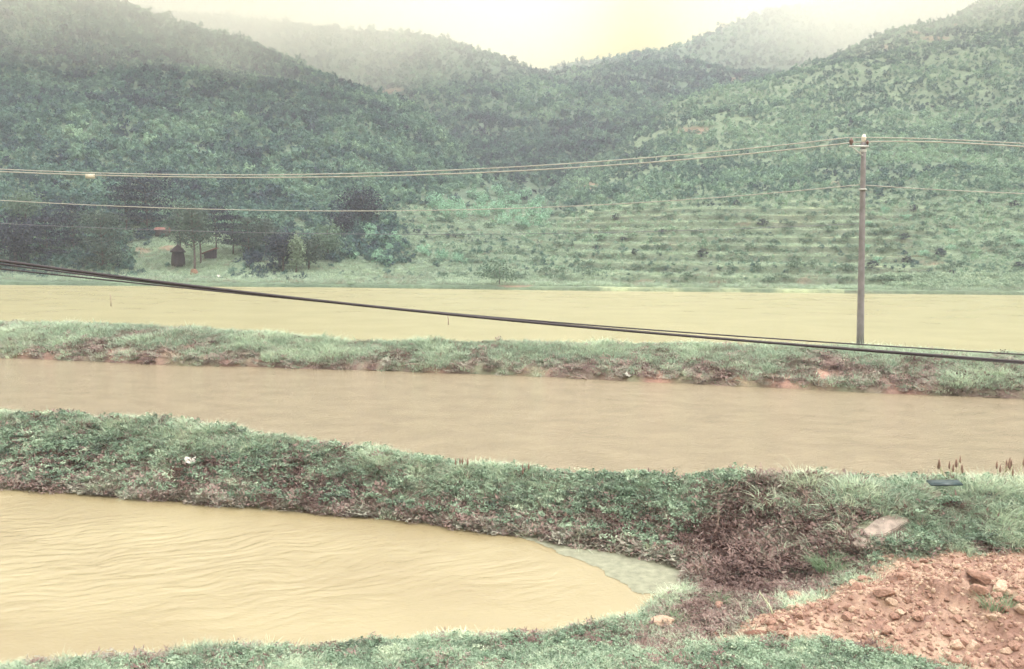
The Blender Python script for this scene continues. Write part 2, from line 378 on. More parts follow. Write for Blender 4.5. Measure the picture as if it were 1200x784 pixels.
zw *= (sst(.0, -2.0, pd+.5*fbm(X, Yg, 2, 2, 66))*.93+.07)*sst(.05, .7, sdf(X, Yg, [on_plane(a, b, 0) for a, b in [(560, 620), (640, 630), (760, 654), (812, 667), (782, 697), (738, 694), (722, 680), (640, 645)]]))
me = mesh_np('pond_water', np.stack([X.ravel(), Yg.ravel(), zw.ravel()], 1), grid_faces(len(gy), len(gx)), [water('pond_surface', (.285, .24, .145), (.24, .195, .115), .05, 14.0, (1, 1.6, 1), .4, .02, rotz=-.3, patch_sc=.35, spec=.75)])
keep = pd.ravel() < .9
fi = grid_faces(len(gy), len(gx)); fi = fi[keep[fi].all(1)]
me = mesh_np('pond_water', np.stack([X.ravel(), Yg.ravel(), zw.ravel()], 1), fi, [me.materials[0]])
link('pond_water', me, kind='structure')
# scum film
scum_px = [(560, 620), (640, 630), (700, 643), (760, 654), (812, 667), (806, 692), (782, 697), (752, 699), (738, 694), (722, 680), (700, 666), (668, 655), (640, 645), (628, 638), (600, 630)]
SC = [on_plane(a, b, 0) for a, b in scum_px]
gx2 = np.arange(-1, 3.6, .03); gy2 = np.arange(11, 14.6, .03); X, Yg = np.meshgrid(gx2, gy2); sd_ = sdf(X, Yg, SC)+.16*fbm(X, Yg, .5, 5, 90)
fi = grid_faces(len(gy2), len(gx2)); fi = fi[(sd_.ravel() < 0)[fi].all(1)]
me = mesh_np('pond_scum', np.stack([X.ravel(), Yg.ravel(), (np.full(X.shape, .0045)+.0015*fbm(X, Yg, .1, 2, 91)).ravel()], 1), fi, [simple('scum', (.20, .205, .15), .6, .25, 9, bump=.2)])
link('pond_scum', me, kind='stuff', label='grey green scum floating in the corner of the near pond', cat='scum')
# ------------------------------------------------------------------ plant variants (kept out of the scene, used only as scatter sources)
def blades(n, R, h, w, lean, seed, segs=3, hj=.4):
    g = np.random.default_rng(seed); V = []; Fq = []; lv = []; k = 0
    for _ in range(n):
        a = g.uniform(0, 2*math.pi); rr = R*math.sqrt(g.uniform()); bx, by = rr*math.cos(a), rr*math.sin(a)
        o = g.uniform(0, 2*math.pi) if g.uniform() < .35 else a; hh = h*(1-hj*g.uniform()); le = lean*g.uniform(.3, 1.3)*hh
        q = g.uniform(0, math.pi); wx_, wy_ = math.cos(q)*w/2, math.sin(q)*w/2; sh = g.uniform()
        for s in range(segs+1):
            u = s/segs; cx = bx+math.cos(o)*le*u*u; cy = by+math.sin(o)*le*u*u; cz = hh*(u-.25*lean*u*u*u); ww = 1-u**1.5*.92
            V += [(cx-wx_*ww, cy-wy_*ww, cz), (cx+wx_*ww, cy+wy_*ww, cz)]; lv += [sh, sh]
        for s in range(segs): i = k+2*s; Fq.append((i, i+1, i+3, i+2))
        k += 2*(segs+1)
    return np.array(V), np.array(Fq), np.array(lv)
def leaves(n, dims, size, seed, ball=True, flat=.5):
    g = np.random.default_rng(seed); V = []; Fq = []; lv = []
    nl = max(3, n//14); C = g.normal(size=(nl, 3)); C /= np.linalg.norm(C, axis=1)[:, None]; C *= g.uniform(.35, .95, (nl, 1))
    for k in range(n):
        c = C[k % nl]+g.normal(size=3)*.17; 
        p = c*np.array(dims)*.5; p[2] = abs(p[2]+dims[2]*.5) if ball else p[2]
        nrm = g.normal(size=3)+c*.8+np.array([0, 0, flat]); nrm /= np.linalg.norm(nrm)
        a = np.cross(nrm, g.normal(size=3)); a /= np.linalg.norm(a); b = np.cross(nrm, a); s = size*g.uniform(.6, 1.3)
        V += [p-a*s, p-b*s*.5, p+a*s, p+b*s*.5+nrm*s*.25]; Fq.append((4*k, 4*k+1, 4*k+2, 4*k+3)); lv += [.15+.7*(k % nl)/nl+.15*g.uniform()]*4
    return np.array(V), np.array(Fq), np.array(lv)
def litter(n, R, ln, w, seed):
    g = np.random.default_rng(seed); V = []; Fq = []; lv = []; k = 0
    for _ in range(n):
        a = g.uniform(0, 6.283); rr = R*math.sqrt(g.uniform()); p = np.array([rr*math.cos(a), rr*math.sin(a), g.uniform(0, .05)])
        d = g.normal(size=3); d[2] = abs(d[2])*.35; d /= np.linalg.norm(d); l_ = ln*g.uniform(.3, 1); s = np.cross(d, [0, 0, 1]); s = s/np.linalg.norm(s)*w*g.uniform(.5, 1.5); sh = g.uniform()
        bend = np.array([0, 0, g.uniform(-.25, .1)*l_])
        for u in (0, .5, 1): c = p+d*l_*u+bend*u*u+s*0; V += [c-s*(1-.6*u), c+s*(1-.6*u)]; lv += [sh, sh]
        Fq += [(k, k+1, k+3, k+2), (k+2, k+3, k+5, k+4)]; k += 6
    return np.array(V), np.array(Fq), np.array(lv)
def variants(name, gens, mat):
    c = bpy.data.collections.new(name)
    for i, (V, Fq, lv) in enumerate(gens):
        me = mesh_np(f'{name}_{i}', V, Fq, [mat], smooth=False); vattr(me, 'lv', lv) if len(me.vertices) == len(lv) else None
        o = bpy.data.objects.new(f'{name}_{i}', me); c.objects.link(o)
    return c
def scatter(name, P, rot, scl, tint, coll, label, cat):
    n = len(P); me = bpy.data.meshes.new(name); me.vertices.add(n); me.vertices.foreach_set('co', np.asarray(P, np.float32).ravel())
    a = me.attributes.new('rot', 'FLOAT_VECTOR', 'POINT'); a.data.foreach_set('vector', np.asarray(rot, np.float32).ravel())
    a = me.attributes.new('scl', 'FLOAT_VECTOR', 'POINT'); a.data.foreach_set('vector', np.asarray(scl, np.float32).ravel())
    vattr(me, 'tint', tint)
    a = me.attributes.new('vid', 'INT', 'POINT'); a.data.foreach_set('value', rng.integers(0, len(coll.objects), n).astype(np.int32))
    o = link(name, me, kind='stuff', label=label, cat=cat)
    g = bpy.data.node_groups.new(name, 'GeometryNodeTree')
    g.interface.new_socket('Geometry', in_out='INPUT', socket_type='NodeSocketGeometry'); g.interface.new_socket('Geometry', in_out='OUTPUT', socket_type='NodeSocketGeometry')
    gi = g.nodes.new('NodeGroupInput'); go = g.nodes.new('NodeGroupOutput'); ip = g.nodes.new('GeometryNodeInstanceOnPoints')
    ci = g.nodes.new('GeometryNodeCollectionInfo'); ci.inputs[0].default_value = coll; ci.inputs['Separate Children'].default_value = True; ci.inputs['Reset Children'].default_value = True
    def na(nm, tp):
        q = g.nodes.new('GeometryNodeInputNamedAttribute'); q.data_type = tp; q.inputs[0].default_value = nm; return q.outputs['Attribute']
    ip.inputs['Pick Instance'].default_value = True
    K = g.links.new; K(gi.outputs[0], ip.inputs['Points']); K(ci.outputs[0], ip.inputs['Instance'])
    K(na('vid', 'INT'), ip.inputs['Instance Index']); K(na('rot', 'FLOAT_VECTOR'), ip.inputs['Rotation']); K(na('scl', 'FLOAT_VECTOR'), ip.inputs['Scale'])
    K(ip.outputs[0], go.inputs[0]); md = o.modifiers.new('scatter', 'NODES'); md.node_group = g
    return o
def yaw(n, tilt=.12): return np.stack([rng.normal(0, tilt, n), rng.normal(0, tilt, n), rng.uniform(0, 6.283, n)], 1)
def uni(s, a=.0): return np.repeat(s[:, None], 3, 1)*np.array([1, 1, 1])

GRASS = [(0, (.15, .10, .10)), (.12, (.34, .27, .23)), (.25, (.29, .30, .24)), (.42, (.23, .32, .25)), (.6, (.40, .51, .39)), (.8, (.54, .64, .49)), (1, (.62, .68, .52))]
LIT = [(0, (.065, .04, .045)), (.3, (.16, .105, .10)), (.55, (.27, .19, .175)), (.75, (.27, .27, .23)), (1, (.36, .35, .29))]
gm = leafmat('grass_blades', GRASS, .25); lm = leafmat('plant_litter', LIT, .15); wm_ = leafmat('weed_leaves', [(0, (.09, .12, .10)), (.4, (.20, .29, .21)), (.7, (.34, .45, .34)), (1, (.52, .60, .46))], .3)
tuft = variants('tuft', [blades(46, .20, .21, .016, 1.3, s, hj=.6) for s in range(5)]+[blades(30, .20, .30, .013, 1.5, s, hj=.6) for s in (11, 12)], gm)
weed = variants('weed', [leaves(110, (.45, .45, .26), .030, s) for s in range(5)], wm_)
litc = variants('litter', [litter(60, .22, .085, .016, s) for s in range(5)]+[litter(44, .2, .14, .010, s) for s in (9, 10)]+[litter(14, .22, .30, .006, 14)], lm)

def sample_fan(n, t0, t1, y0, y1, pw=1.0):   # random ground spots, density ~ y^(-pw)
    u = rng.uniform(size=n)
    if abs(pw-2) < 1e-6: y = y0*(y1/y0)**u
    else: k = 2-pw; y = (y0**k+(y1**k-y0**k)*u)**(1/k)
    return rng.uniform(t0, t1, n)*y, y
# near bank and verge
x, y = sample_fan(370000, -.92, .80, 7.6, 24.5, 1.0)
z = Z(x, y); px, py = project(x, y, z); dp = sdf(x, y, POND); dr = dyke_back(x)-y; dm = sdf(x, y, MOUND); db = sdf(x, y, BARE)
land = (z > .02) & (dr > -.9)
n1 = fbm(x, y, .9, 3, 100); n2 = fbm(x, y, .35, 3, 101); n3 = fbm(x, y, 3, 2, 102)
far = y > 11.5
slope_d = dp                                   # distance up the bank from the pond
frac = np.clip(dp/np.maximum(dp+np.maximum(dr, 0), .5), 0, 1)
gdens = np.where(far, sst(.28, .62, frac+.16*n1+.1*n2)*.9+.10, .78+.45*n1-.6*sst(.0, .4, fbm(x, y, .4, 3, 107)))
pn = fbm(x, y, .55, 3, 105); gdens = gdens*.9; gdens = gdens*np.where(far & (frac < .86), .10+.90*sst(-.15, .18, pn+.5*(frac-.5)), 1)
gdens = gdens*sst(-.45, .35, db+.4*n2)*sst(-.15, .25, dm+.25*n2)
gdens = np.maximum(gdens, .10*((far) & (dm > .2)))
right = sst(2.5, 4.5, x)*sst(.1, .5, dm)
gdens = np.maximum(gdens, right*(.85+.4*n1)*sst(.0, .5, db))
clear = (np.abs(px-1034)/38)**2+(np.abs(py-621)/18)**2 < 1
clear |= (np.abs(px-1103)/24 < 1) & (py > 572) & (py < 590)
land &= ~clear
dtl = sst(-.25, .2, sdf(x, y, TAIL)+.5*n2); gdens = gdens*(.12+.88*dtl)
keep = land & (rng.uniform(size=len(x)) < gdens) & (dp > .03)
k = np.where(keep)[0]; k = k[:66000]
tint = np.clip(.53+.26*n1[k]+.34*n2[k]+.12*sst(.5, .95, frac[k])+rng.normal(0, .15, len(k)), 0, .95)
brown = rng.uniform(size=len(k)) < np.where(frac[k] < .55, .4, .14); tint[brown & far[k]] = rng.uniform(.05, .3, (brown & far[k]).sum())
tint = np.where((~far[k]), tint+.05, tint-.2*sst(.7, -.4, dr[k]))
s = rng.uniform(.45, 1.1, len(k))*np.where(far[k], .75+.35*sst(.4, .8, frac[k])-.5*sst(.9, -.3, dr[k]), .5)*.9*np.clip(1+.5*n1[k], .5, 1.5)
scatter('grass', np.stack([x[k], y[k], z[k]-.02], 1), yaw(len(k), .22), uni(s), tint, tuft, 'pale mint green grass covering the near bank and verge', 'grass')
# leafy weeds on the near bank
wd = np.exp(-((px-760)/190)**2-((py-565)/26)**2)*1.0+np.exp(-((px-60)/200)**2-((py-520)/20)**2)*.55+.25*sst(.35, .6, frac)*(n1 > -.1)+.22+np.exp(-((px-300)/160)**2-((py-540)/18)**2)*.35
wd = wd+np.where(~far, .45+.5*(n1 > .1), 0)+.08*right
keep = land & (rng.uniform(size=len(x)) < wd*.30*(1-.5*sst(.55, .75, frac)*far)*sst(0, .4, db)*(.1+.9*dtl)) & (dp > .2) & (dm > .1)
k = np.where(keep)[0][:28000]
scatter('weeds', np.stack([x[k], y[k], z[k]-.03], 1), yaw(len(k), .2), uni(rng.uniform(.35, .95, len(k))*np.where(far[k], 1, .6))*np.array([1, 1, .9]), np.clip(.42+.35*n2[k]+.2*n1[k]+.2*(~far[k])+rng.normal(0, .16, len(k)), 0, 1), weed, 'leafy green weeds growing through the grass of the near bank', 'weeds')
# dead plants
ld = (sst(.85, .3, frac+.1*n1)*.7+.35*sst(.05, -.3, fbm(x, y, .55, 3, 105)))*far+sst(.5, -.2, db)*.9+.08*far+.05+(~far)*.5*sst(.0, .4, fbm(x, y, .4, 3, 107))
keep = land & (rng.uniform(size=len(x)) < ld*.42*sst(-.05, .2, dm+.1*n2)) & (dp > -.12)
k = np.where(keep)[0][:42000]
tl = np.clip(.42+.2*n1[k]+rng.normal(0, .10, len(k))+.18*sst(.5, .1, dp[k]), 0, 1)
scatter('plant_litter', np.stack([x[k], y[k], z[k]-.01], 1), yaw(len(k), .35), uni(rng.uniform(.5, 1.25, len(k))*np.where(far[k], .85, .5)), tl, litc, 'dead brown stalks and leaf litter on the slope of the near bank', 'plant litter')
# far bank
x, y = sample_fan(165000, -.85, .85, 25, 54, 1.0)
z = Z(x, y); fb = y-bank_front(x); bb = bank_back(x)-y; ok = (fb > .0) & (bb > -.4) & (z > -.12)
n1 = fbm(x, y, 1.6, 3, 110); n2 = fbm(x, y, 5, 2, 111); fr = np.clip(fb/np.maximum(fb+np.maximum(bb, 0), .5), 0, 1)
gd = sst(.12, .48, fr+.3*n1+.18*n2)*.95+.12
keep = ok & (rng.uniform(size=len(x)) < gd); k = np.where(keep)[0][:24000]
tf = np.clip(.52+.25*n1[k]+.2*n2[k]+rng.normal(0, .09, len(k)), 0, .95)
bq = rng.uniform(size=len(k)) < .18; tf[bq] = rng.uniform(.05, .25, bq.sum())
scatter('grass', np.stack([x[k], y[k], z[k]-.03], 1), yaw(len(k), .2), uni(rng.uniform(.6, 1.25, len(k))*np.clip(1+.6*n1[k], .5, 1.7)), tf, tuft, 'green grass along the top of the bank at the pole foot', 'grass')
keep = ok & (rng.uniform(size=len(x)) < (sst(.6, .2, fr+.3*n1)*.5+.07)*.65); k = np.where(keep)[0][:20000]
scatter('plant_litter', np.stack([x[k], y[k], z[k]-.02], 1), yaw(len(k), .35), uni(rng.uniform(.7, 1.5, len(k))), np.clip(.58+.3*n1[k]+rng.normal(0, .15, len(k)), 0, 1), litc, 'reddish brown flood debris at the waterline of the far bank', 'plant litter')
# ------------------------------------------------------------------ hillside scrub (one mass)
sm = leafmat('scrub_leaves', [(0, (.032, .035, .075)), (.3, (.045, .088, .105)), (.55, (.085, .168, .15)), (.8, (.17, .285, .215)), (1, (.28, .42, .30))], .25)
bush = variants('bush', [leaves(150, (1.5, 1.5, 1.25), .15, s) for s in range(5)]+[leaves(120, (1.1, 1.1, 1.7), .14, s) for s in (8, 9)], sm)
x, y = sample_fan(150000, -.85, .85, 92, 560, 1.45)
z = Z(x, y); px, py = project(x, y, z)
n1 = fbm(x, y, 14, 3, 120); n2 = fbm(x, y, 5, 3, 121); n3 = fbm(x, y, 50, 2, 122)
op = np.maximum(sst(.0, .12, x/y)*hillA(x, y), .85*sst(-.17, -.10, x/y+.02*n1)*sst(15, 9, z)); band = np.exp(-(((py-(175-.24*(px-700)))/(60))**2))*sst(640, 720, px)
mead = 1.3*np.exp(-(((px-222)/66)**2+((py-302)/28)**2))+np.exp(-(((px-400)/60)**2+((py-320)/13)**2))
dens = (1-op)*.95+op*(1.0-.20*band-.40*sst(14, 8, z)*sst(.46, .40, x/y)*(.6+.4*sst(-.05, .05, x/y))+.5*n2+.35*n1)*(1-.85*sst(14, 9, z)*sst(.68, .55, terr(x, y, z))*sst(.50, .42, x/y))
dens = np.maximum(dens*np.clip(1-mead*1.5, 0, 1), .16*(mead > .3)*(n2 > .0))*sst(.3, .55, z)
sca = np.zeros(len(x))
for a, b_, c, d in scars: sca = np.maximum(sca, np.exp(-((((px-a)/c)**2+((py-b_)/d)**2)))*1.3)
dens = dens*(1-.8*sst(.5, .9, sca+.5*n2))*(1-.75*(((px-590)/75)**2+((py-242)/30)**2 < 1))
keep = (rng.uniform(size=len(x)) < dens) & ((py > -60)); k = np.where(keep)[0][:76000]
sz = .8*rng.uniform(.5, 1.25, len(k))*np.clip(.75+y[k]/260, 1, 2.1)*np.where(rng.uniform(size=len(k)) < .06, 1.6, 1)
sz = sz*(1-.3*op[k])*(.4+.6*sst(.4, 1.8, z[k]))*np.where(mead[k] > .5, .5, 1)*(1-.4*op[k]*sst(14, 9, z[k]))
tn = np.clip(.43+.34*n1[k]+.34*n2[k]+.22*n3[k]+.20*op[k]+rng.normal(0, .12, len(k))+.15*np.exp(-((px[k]-590)/80)**2-((py[k]-240)/35)**2)-.1*sst(200, 0, px[k])*sst(200, 250, py[k]), 0, 1)
scatter('scrub', np.stack([x[k], y[k], z[k]-.15], 1), yaw(len(k), .1), uni(sz), tn, bush, 'dense green scrub covering the misty hillsides', 'scrub')
# turf tufts on the open slopes and shore strip
x, y = sample_fan(60000, -.8, .85, 88, 150, 1.2); z = Z(x, y)
k = np.where(z > .2)[0][:28000]; n2 = fbm(x, y, 4, 3, 131)
scatter('hill_grass', np.stack([x[k], y[k], z[k]-.05], 1), yaw(len(k), .2), uni(rng.uniform(1.2, 2.6, len(k))), np.clip(.43+.2*n2[k]+rng.normal(0, .06, len(k)), .1, .9), tuft, 'rough grass on the foot of the hills beyond the flooded field', 'grass')
# green rows at the right-hand shore
x = []; y = []
for (x0, x1, off) in [(1035, 1290, 327), (1050, 1290, 333), (1040, 1290, 338)]:
    A = np.array([hit(p, off)[:2] for p in np.linspace(x0, x1, 14)])
    for p in np.arange(0, 13, .03):
        x.append(np.interp(p, range(14), A[:, 0])+random.gauss(0, .25)); y.append(np.interp(p, range(14), A[:, 1])+random.gauss(0, .35))
x = np.array(x); y = np.array(y); z = Z(x, y)
scatter('crop_plants', np.stack([x, y, z], 1), yaw(len(x)), uni(rng.uniform(1.6, 2.8, len(x)))*np.array([1, 1, 1.1]), np.clip(rng.normal(.62, .12, len(x)), 0, 1), weed, 'green field crop in rows on the far shore right of the pole', 'crop')
# ------------------------------------------------------------------ trees and shrubs as things
def tmat(name, stops, tr=.2): return leafmat(name, stops, tr, use_tint=False)
M_dark = tmat('dark_pine', [(0, (.010, .010, .03)), (.5, (.018, .022, .045)), (1, (.04, .06, .07))], .1)
M_mid = tmat('pine_needles', [(0, (.035, .05, .05)), (.5, (.06, .09, .075)), (1, (.11, .16, .12))])
M_lit = tmat('bright_leaves', [(0, (.12, .25, .19)), (.5, (.27, .46, .34)), (1, (.42, .60, .44))], .3)
M_pale = tmat('pale_leaves', [(0, (.13, .18, .13)), (.5, (.20, .27, .19)), (1, (.30, .37, .26))], .3)
M_shr = tmat('shrub_leaves', [(0, (.06, .10, .085)), (.5, (.11, .175, .13)), (1, (.18, .26, .18))])
M_bark = simple('bark', (.10, .075, .075), .9, .3, 5)
def pine_meshes(h, w, crown0, layers, mat, seed, nleaf=420, lean=.0):
    g = np.random.default_rng(seed); t = MB(); pts = [(lean*h*u*u*.5+.08*math.sin(4*u), .05*math.sin(5*u+1), h*.96*u) for u in np.linspace(0, 1, 9)]
    t.tube(pts, [max(.03, h*.021*(1-.8*u)) for u in np.linspace(0, 1, 9)], 7)
    V = []; Fq = []; lv = []; k = 0
    for li in range(layers):
        u = li/max(1, layers-1); zc = h*(crown0+(1-crown0)*u); R = w*.5*(1-.55*u)*(1.0 if li else .75)
        na = int(5+2*g.uniform())
        for a_ in range(na):
            a = 6.283*a_/na+g.uniform(-.5, .5)+li; rr = R*g.uniform(.35, .85); cx = lean*h*u*.4+rr*math.cos(a); cy = rr*math.sin(a); cz = zc+g.uniform(-.06, .06)*h
            t.tube([(lean*h*u*.4, 0, cz-.10*h), (cx*.6, cy*.6, cz-.05*h), (cx, cy, cz)], [h*.008, h*.006, h*.003], 4)
            sh = g.uniform()
            m_ = 4*nleaf//(layers*na)
            for _ in range(m_):
                p = np.array([cx, cy, cz])+g.normal(size=3)*np.array([.17*w, .17*w, .028*h])
                nrm = g.normal(size=3)+np.array([0, 0, 1.0]); nrm /= np.linalg.norm(nrm); aa = np.cross(nrm, g.normal(size=3)); aa /= np.linalg.norm(aa); bb = np.cross(nrm, aa); s = .13*g.uniform(.6, 1.4)*(h/6)**.5
                V += [p-aa*s, p-bb*s*.45, p+aa*s, p+bb*s*.45+nrm*s*.3]; Fq.append((k, k+1, k+2, k+3)); lv += [sh]*4; k += 4
    cm = mesh_np('crown', V, Fq, [mat], smooth=False); vattr(cm, 'lv', lv)
    return t.mesh('trunk', M_bark), cm
def broad_meshes(h, w, mat, seed, n=700, c0=.15):
    V, Fq, lv = leaves(int(n*2.5), (w, w, h*(1-c0)), .15*(h/4)**.4, seed); V[:, 2] += h*c0
    t = MB(); t.tube([(0, 0, 0), (.05, .03, h*.4), (.0, .05, h*.8)], [h*.03, h*.02, h*.008], 7)
    g = random.Random(seed)
    for _ in range(5):
        a = g.uniform(0, 6.283); t.tube([(0, 0, h*.3), (math.cos(a)*w*.18, math.sin(a)*w*.18, h*.5), (math.cos(a)*w*.33, math.sin(a)*w*.33, h*.72)], [h*.012, h*.009, h*.004], 5)
    cm = mesh_np('crown', V, Fq, [mat], smooth=False); vattr(cm, 'lv', lv)
    return t.mesh('trunk', M_bark), cm
def place_tree(name, meshes, bx, by, label, cat='tree', group=None, rz=0, sc=1):
    p = hit(bx, by); e = link(name, None, loc=(p[0], p[1], p[2]-.1), rot=(0, 0, rz), scale=sc, label=label, cat=cat, group=group)
    link('trunk', meshes[0], e); link('crown', meshes[1], e); return e
PX = .1
GT = 'trees at the foot of the left hill'
TREES = [  # name, builder, base x, base y, label
    ('pine_tree', pine_meshes(7.2, 4.2, .50, 6, M_mid, 1, 600, -.08), 228, 317, 'slender leaning pine whose trunk ends at the orange earth patch'),
    ('pine_tree', pine_meshes(6.4, 3.4, .52, 5, M_mid, 2, 460, -.12), 235, 309, 'slim pine with bare trunk just right of the leaning pine'),
    ('pine_tree', pine_meshes(6.0, 3.4, .42, 5, M_mid, 3, 460), 211, 303, 'pine rising straight behind the dark straw stack'),
    ('pine_tree', pine_meshes(5.6, 5.0, .45, 4, M_dark, 4, 620), 253, 297, 'umbrella pine with flat layered crown above the dark lean-to'),
    ('pine_tree', pine_meshes(4.8, 5.0, .35, 4, M_dark, 5, 700), 273, 298, 'dark spreading pine right of the umbrella pine'),
    ('pine_tree', pine_meshes(4.6, 4.4, .35, 4, M_mid, 6, 600), 291, 300, 'low grey green pine at the right end of the pine group'),
    ('pine_tree', pine_meshes(7.0, 8.5, .35, 5, M_dark, 7, 1300), 172, 274, 'wide dark pine standing behind the red roofed hut'),
    ('pine_tree', pine_meshes(5.8, 4.6, .40, 4, M_dark, 8, 620), 148, 272, 'dark flat topped pine left of the red roofed hut'),
    ('pine_tree', pine_meshes(6.4, 6.2, .22, 6, M_mid, 9, 1200), 120, 316, 'broad grey green pine on the slope above the shore'),
    ('pine_tree', pine_meshes(5.0, 5.4, .30, 5, M_dark, 10, 1100), 55, 306, 'dark pine with visible trunk, second tree from the left edge'),
    ('broadleaf_tree', broad_meshes(6.4, 6.0, M_dark, 11, 1100), 18, 314, 'blackish dense tree nearest the left edge of the view'),
    ('pine_tree', pine_meshes(5.6, 4.4, .3, 5, M_dark, 12, 800), 86, 296, 'dark pine between the broad grey pine and the left edge trees'),
    ('broadleaf_tree', broad_meshes(5.2, 4.2, M_dark, 13, 800), 332, 319, 'dark bushy tree touching the pale upright tree'),
    ('broadleaf_tree', broad_meshes(4.6, 2.4, M_pale, 14, 620), 347, 320, 'pale upright tree in front of dark foliage'),
    ('broadleaf_tree', broad_meshes(4.4, 3.6, M_mid, 15, 700), 362, 316, 'grey green tree right of the pale upright tree'),
    ('broadleaf_tree', broad_meshes(4.8, 4.4, M_shr, 16, 760), 384, 304, 'round mid green tree at the lower edge of the bright shrubs'),
    ('broadleaf_tree', broad_meshes(5.8, 7.2, M_dark, 17, 1300), 424, 264, 'wide purplish dark tree alone above the bright shrubs'),
    ('broadleaf_tree', broad_meshes(4.0, 4.0, M_dark, 18, 700), 402, 278, 'small dark tree below and left of the wide purplish tree'),
    ('broadleaf_tree', broad_meshes(4.6, 4.2, M_mid, 19, 700), 312, 296, 'mid green tree left of and above the pale upright tree'),
    ('broadleaf_tree', broad_meshes(4.8, 5.6, M_shr, 20, 760), 30, 262, 'green tree on the slope above the left edge trees'),
    ('broadleaf_tree', broad_meshes(2.4, 5.0, M_shr, 21, 500), 585, 334, 'low dark thicket at the shore below the bright shrubs'),
]
for i, (nm, ms, bx, by, lb) in enumerate(TREES): place_tree(nm, ms, bx, by, lb, group=GT if i < 20 else None)
# bright mint shrubs in the middle
def shrub_mesh(w, h, mat, seed, n=320, leaf=.13):
    V, Fq, lv = leaves(n, (w, w, h), leaf, seed); m_ = mesh_np('shrub', V, Fq, [mat], smooth=False); vattr(m_, 'lv', lv); return m_
br = [shrub_mesh(2.6, 2.2, M_lit, 40+i, 420, .15) for i in range(4)]
g = random.Random(3)
spots = [(535, 240), (552, 228), (568, 236), (585, 226), (600, 235), (617, 228), (632, 238), (545, 252), (565, 250), (583, 246), (603, 250), (622, 250), (640, 250), (592, 260), (612, 263), (632, 262), (520, 247), (508, 240),
         (436, 279), (448, 284), (462, 280), (474, 287), (455, 290), (412, 301), (444, 303), (458, 305), (495, 296), (430, 272), (520, 300), (540, 303)]
for i, (a, b_) in enumerate(spots):
    p = hit(a+g.uniform(-3, 3), b_+4); up = i < 18
    link('shrub', br[i % 4], loc=(p[0], p[1], p[2]-.1), rot=(0, 0, g.uniform(0, 6)), scale=g.uniform(.9, 1.35)*(1.0 if up else .62), label='bright mint green shrub in the clump at the middle of the hillside' if up else 'small bright green shrub below the wide purplish tree',
         cat='shrub', group='bright shrubs at mid slope' if up else 'small bright shrubs beside the dark tree')
# dark shrubs standing along the terraces
ds = [shrub_mesh(2.3, 1.1, M_shr, 60+i, 240, .12) for i in range(4)]+[shrub_mesh(1.6, 1.5, M_dark, 66, 240, .12)]+[shrub_mesh(1.9, 1.2, M_lit, 70, 240, .12)]
n_s = 0; tries = 0; used = []
while n_s < 210 and tries < 7000:
    tries += 1; a = g.uniform(500, 1215); b_ = g.uniform(236, 333)
    if 990 < a < 1030 and b_ > 320: continue
    if any(abs(a-u)/1.6+abs(b_-v)*1.3 < 9 for u, v in used): continue
    if any(((a-s_[0])/(s_[2]+4))**2+((b_-s_[1])/(s_[3]+3))**2 < 1 for s_ in scars): continue
    p = hit(a, b_)
    if a < 1010 and terr(np.array([p[0]]), np.array([p[1]]), 0)[0] < .6 and g.random() < .8: continue
    used.append((a, b_)); n_s += 1
    left = a < 1010
    link('shrub', ds[g.choice([0, 1, 2, 3, 4, 0, 1, 2, 5 if not left else 3])], loc=(p[0], p[1], p[2]-.1), rot=(0, 0, g.uniform(0, 6)), scale=(g.uniform(.6, 1.25), g.uniform(.6, 1.2), g.uniform(.5, .95)),
         label='low shrub on the grassy terraces left of the pole' if left else 'low shrub on the slope right of the pole', cat='shrub', group='shrubs on the terraces left of the pole' if left else 'shrubs on the slope right of the pole')
# ------------------------------------------------------------------ utility pole and wires
conc = simple('pole_concrete', (.18, .165, .175), .85, .25, 3, bump=.3); steel = simple('galvanised_steel', (.5, .5, .5), .5, .2, 6, metal=.4)
porc = simple('insulator_porcelain', (.75, .66, .60), .3, .1, 5); rust = simple('red_brown_porcelain', (.15, .08, .07), .35, .2, 5)
pb = hit(1008, 409); PY = pb[1]; pt = at_depth(1012, 167, PY+.0)
pole = link('utility_pole', None, loc=tuple(pb-np.array([0, 0, .1])), label='tall grey concrete utility pole standing on the far bank', cat='utility pole')
rel = pt-pb; hgt = rel[2]+.1; lx = rel[0]
link('shaft', MB().tube([(lx*u, 0, hgt*u) for u in np.linspace(0, 1, 10)], [.14-.05*u for u in np.linspace(0, 1, 10)], 20).mesh('shaft', conc), pole)
top = Vector((lx, 0, hgt))
link('pole_band', MB().lathe([(.118, -.05), (.122, -.04), (.122, .04), (.118, .05)], 16, (lx, 0, hgt-.32)).mesh('pole_band', steel), pole)
link('crossarm', MB().box((lx-.22, -.13, hgt-.16), (.74, .07, .07), 0, .008).mesh('crossarm', steel), pole)
link('brace', MB().tube([(lx-.5, -.14, hgt-.18), (lx-.05, -.11, hgt-.5)], .02, 6).mesh('brace', steel), pole)
def insul(x_, y_, z_, mt, s=1):
    p_ = [(.03*s, 0), (.03*s, .05), (.075*s, .07*s), (.055*s, .11*s), (.08*s, .13*s), (.055*s, .18*s), (.04*s, .22*s), (.02*s, .24*s)]
    o = link('insulator', MB().lathe(p_, 14, (x_, y_, z_)).mesh('insulator', mt), pole); return o
insul(lx-.52, -.13, hgt-.12, rust, 1.1); insul(lx, 0, hgt, porc, 1.3); insul(lx+.1, -.13, hgt-.12, rust, .8)
link('mid_clamp', MB().lathe([(.145, -.03), (.15, -.02), (.15, .02), (.145, .03)], 16, (lx*.78, 0, hgt*.78)).mesh('mid_clamp', steel), pole)
wl_ = simple('aluminium_wire', (.36, .35, .32), .5, .1, 2); wd_ = simple('black_rubber_sheath', (.03, .022, .03), .6, .2, 4)
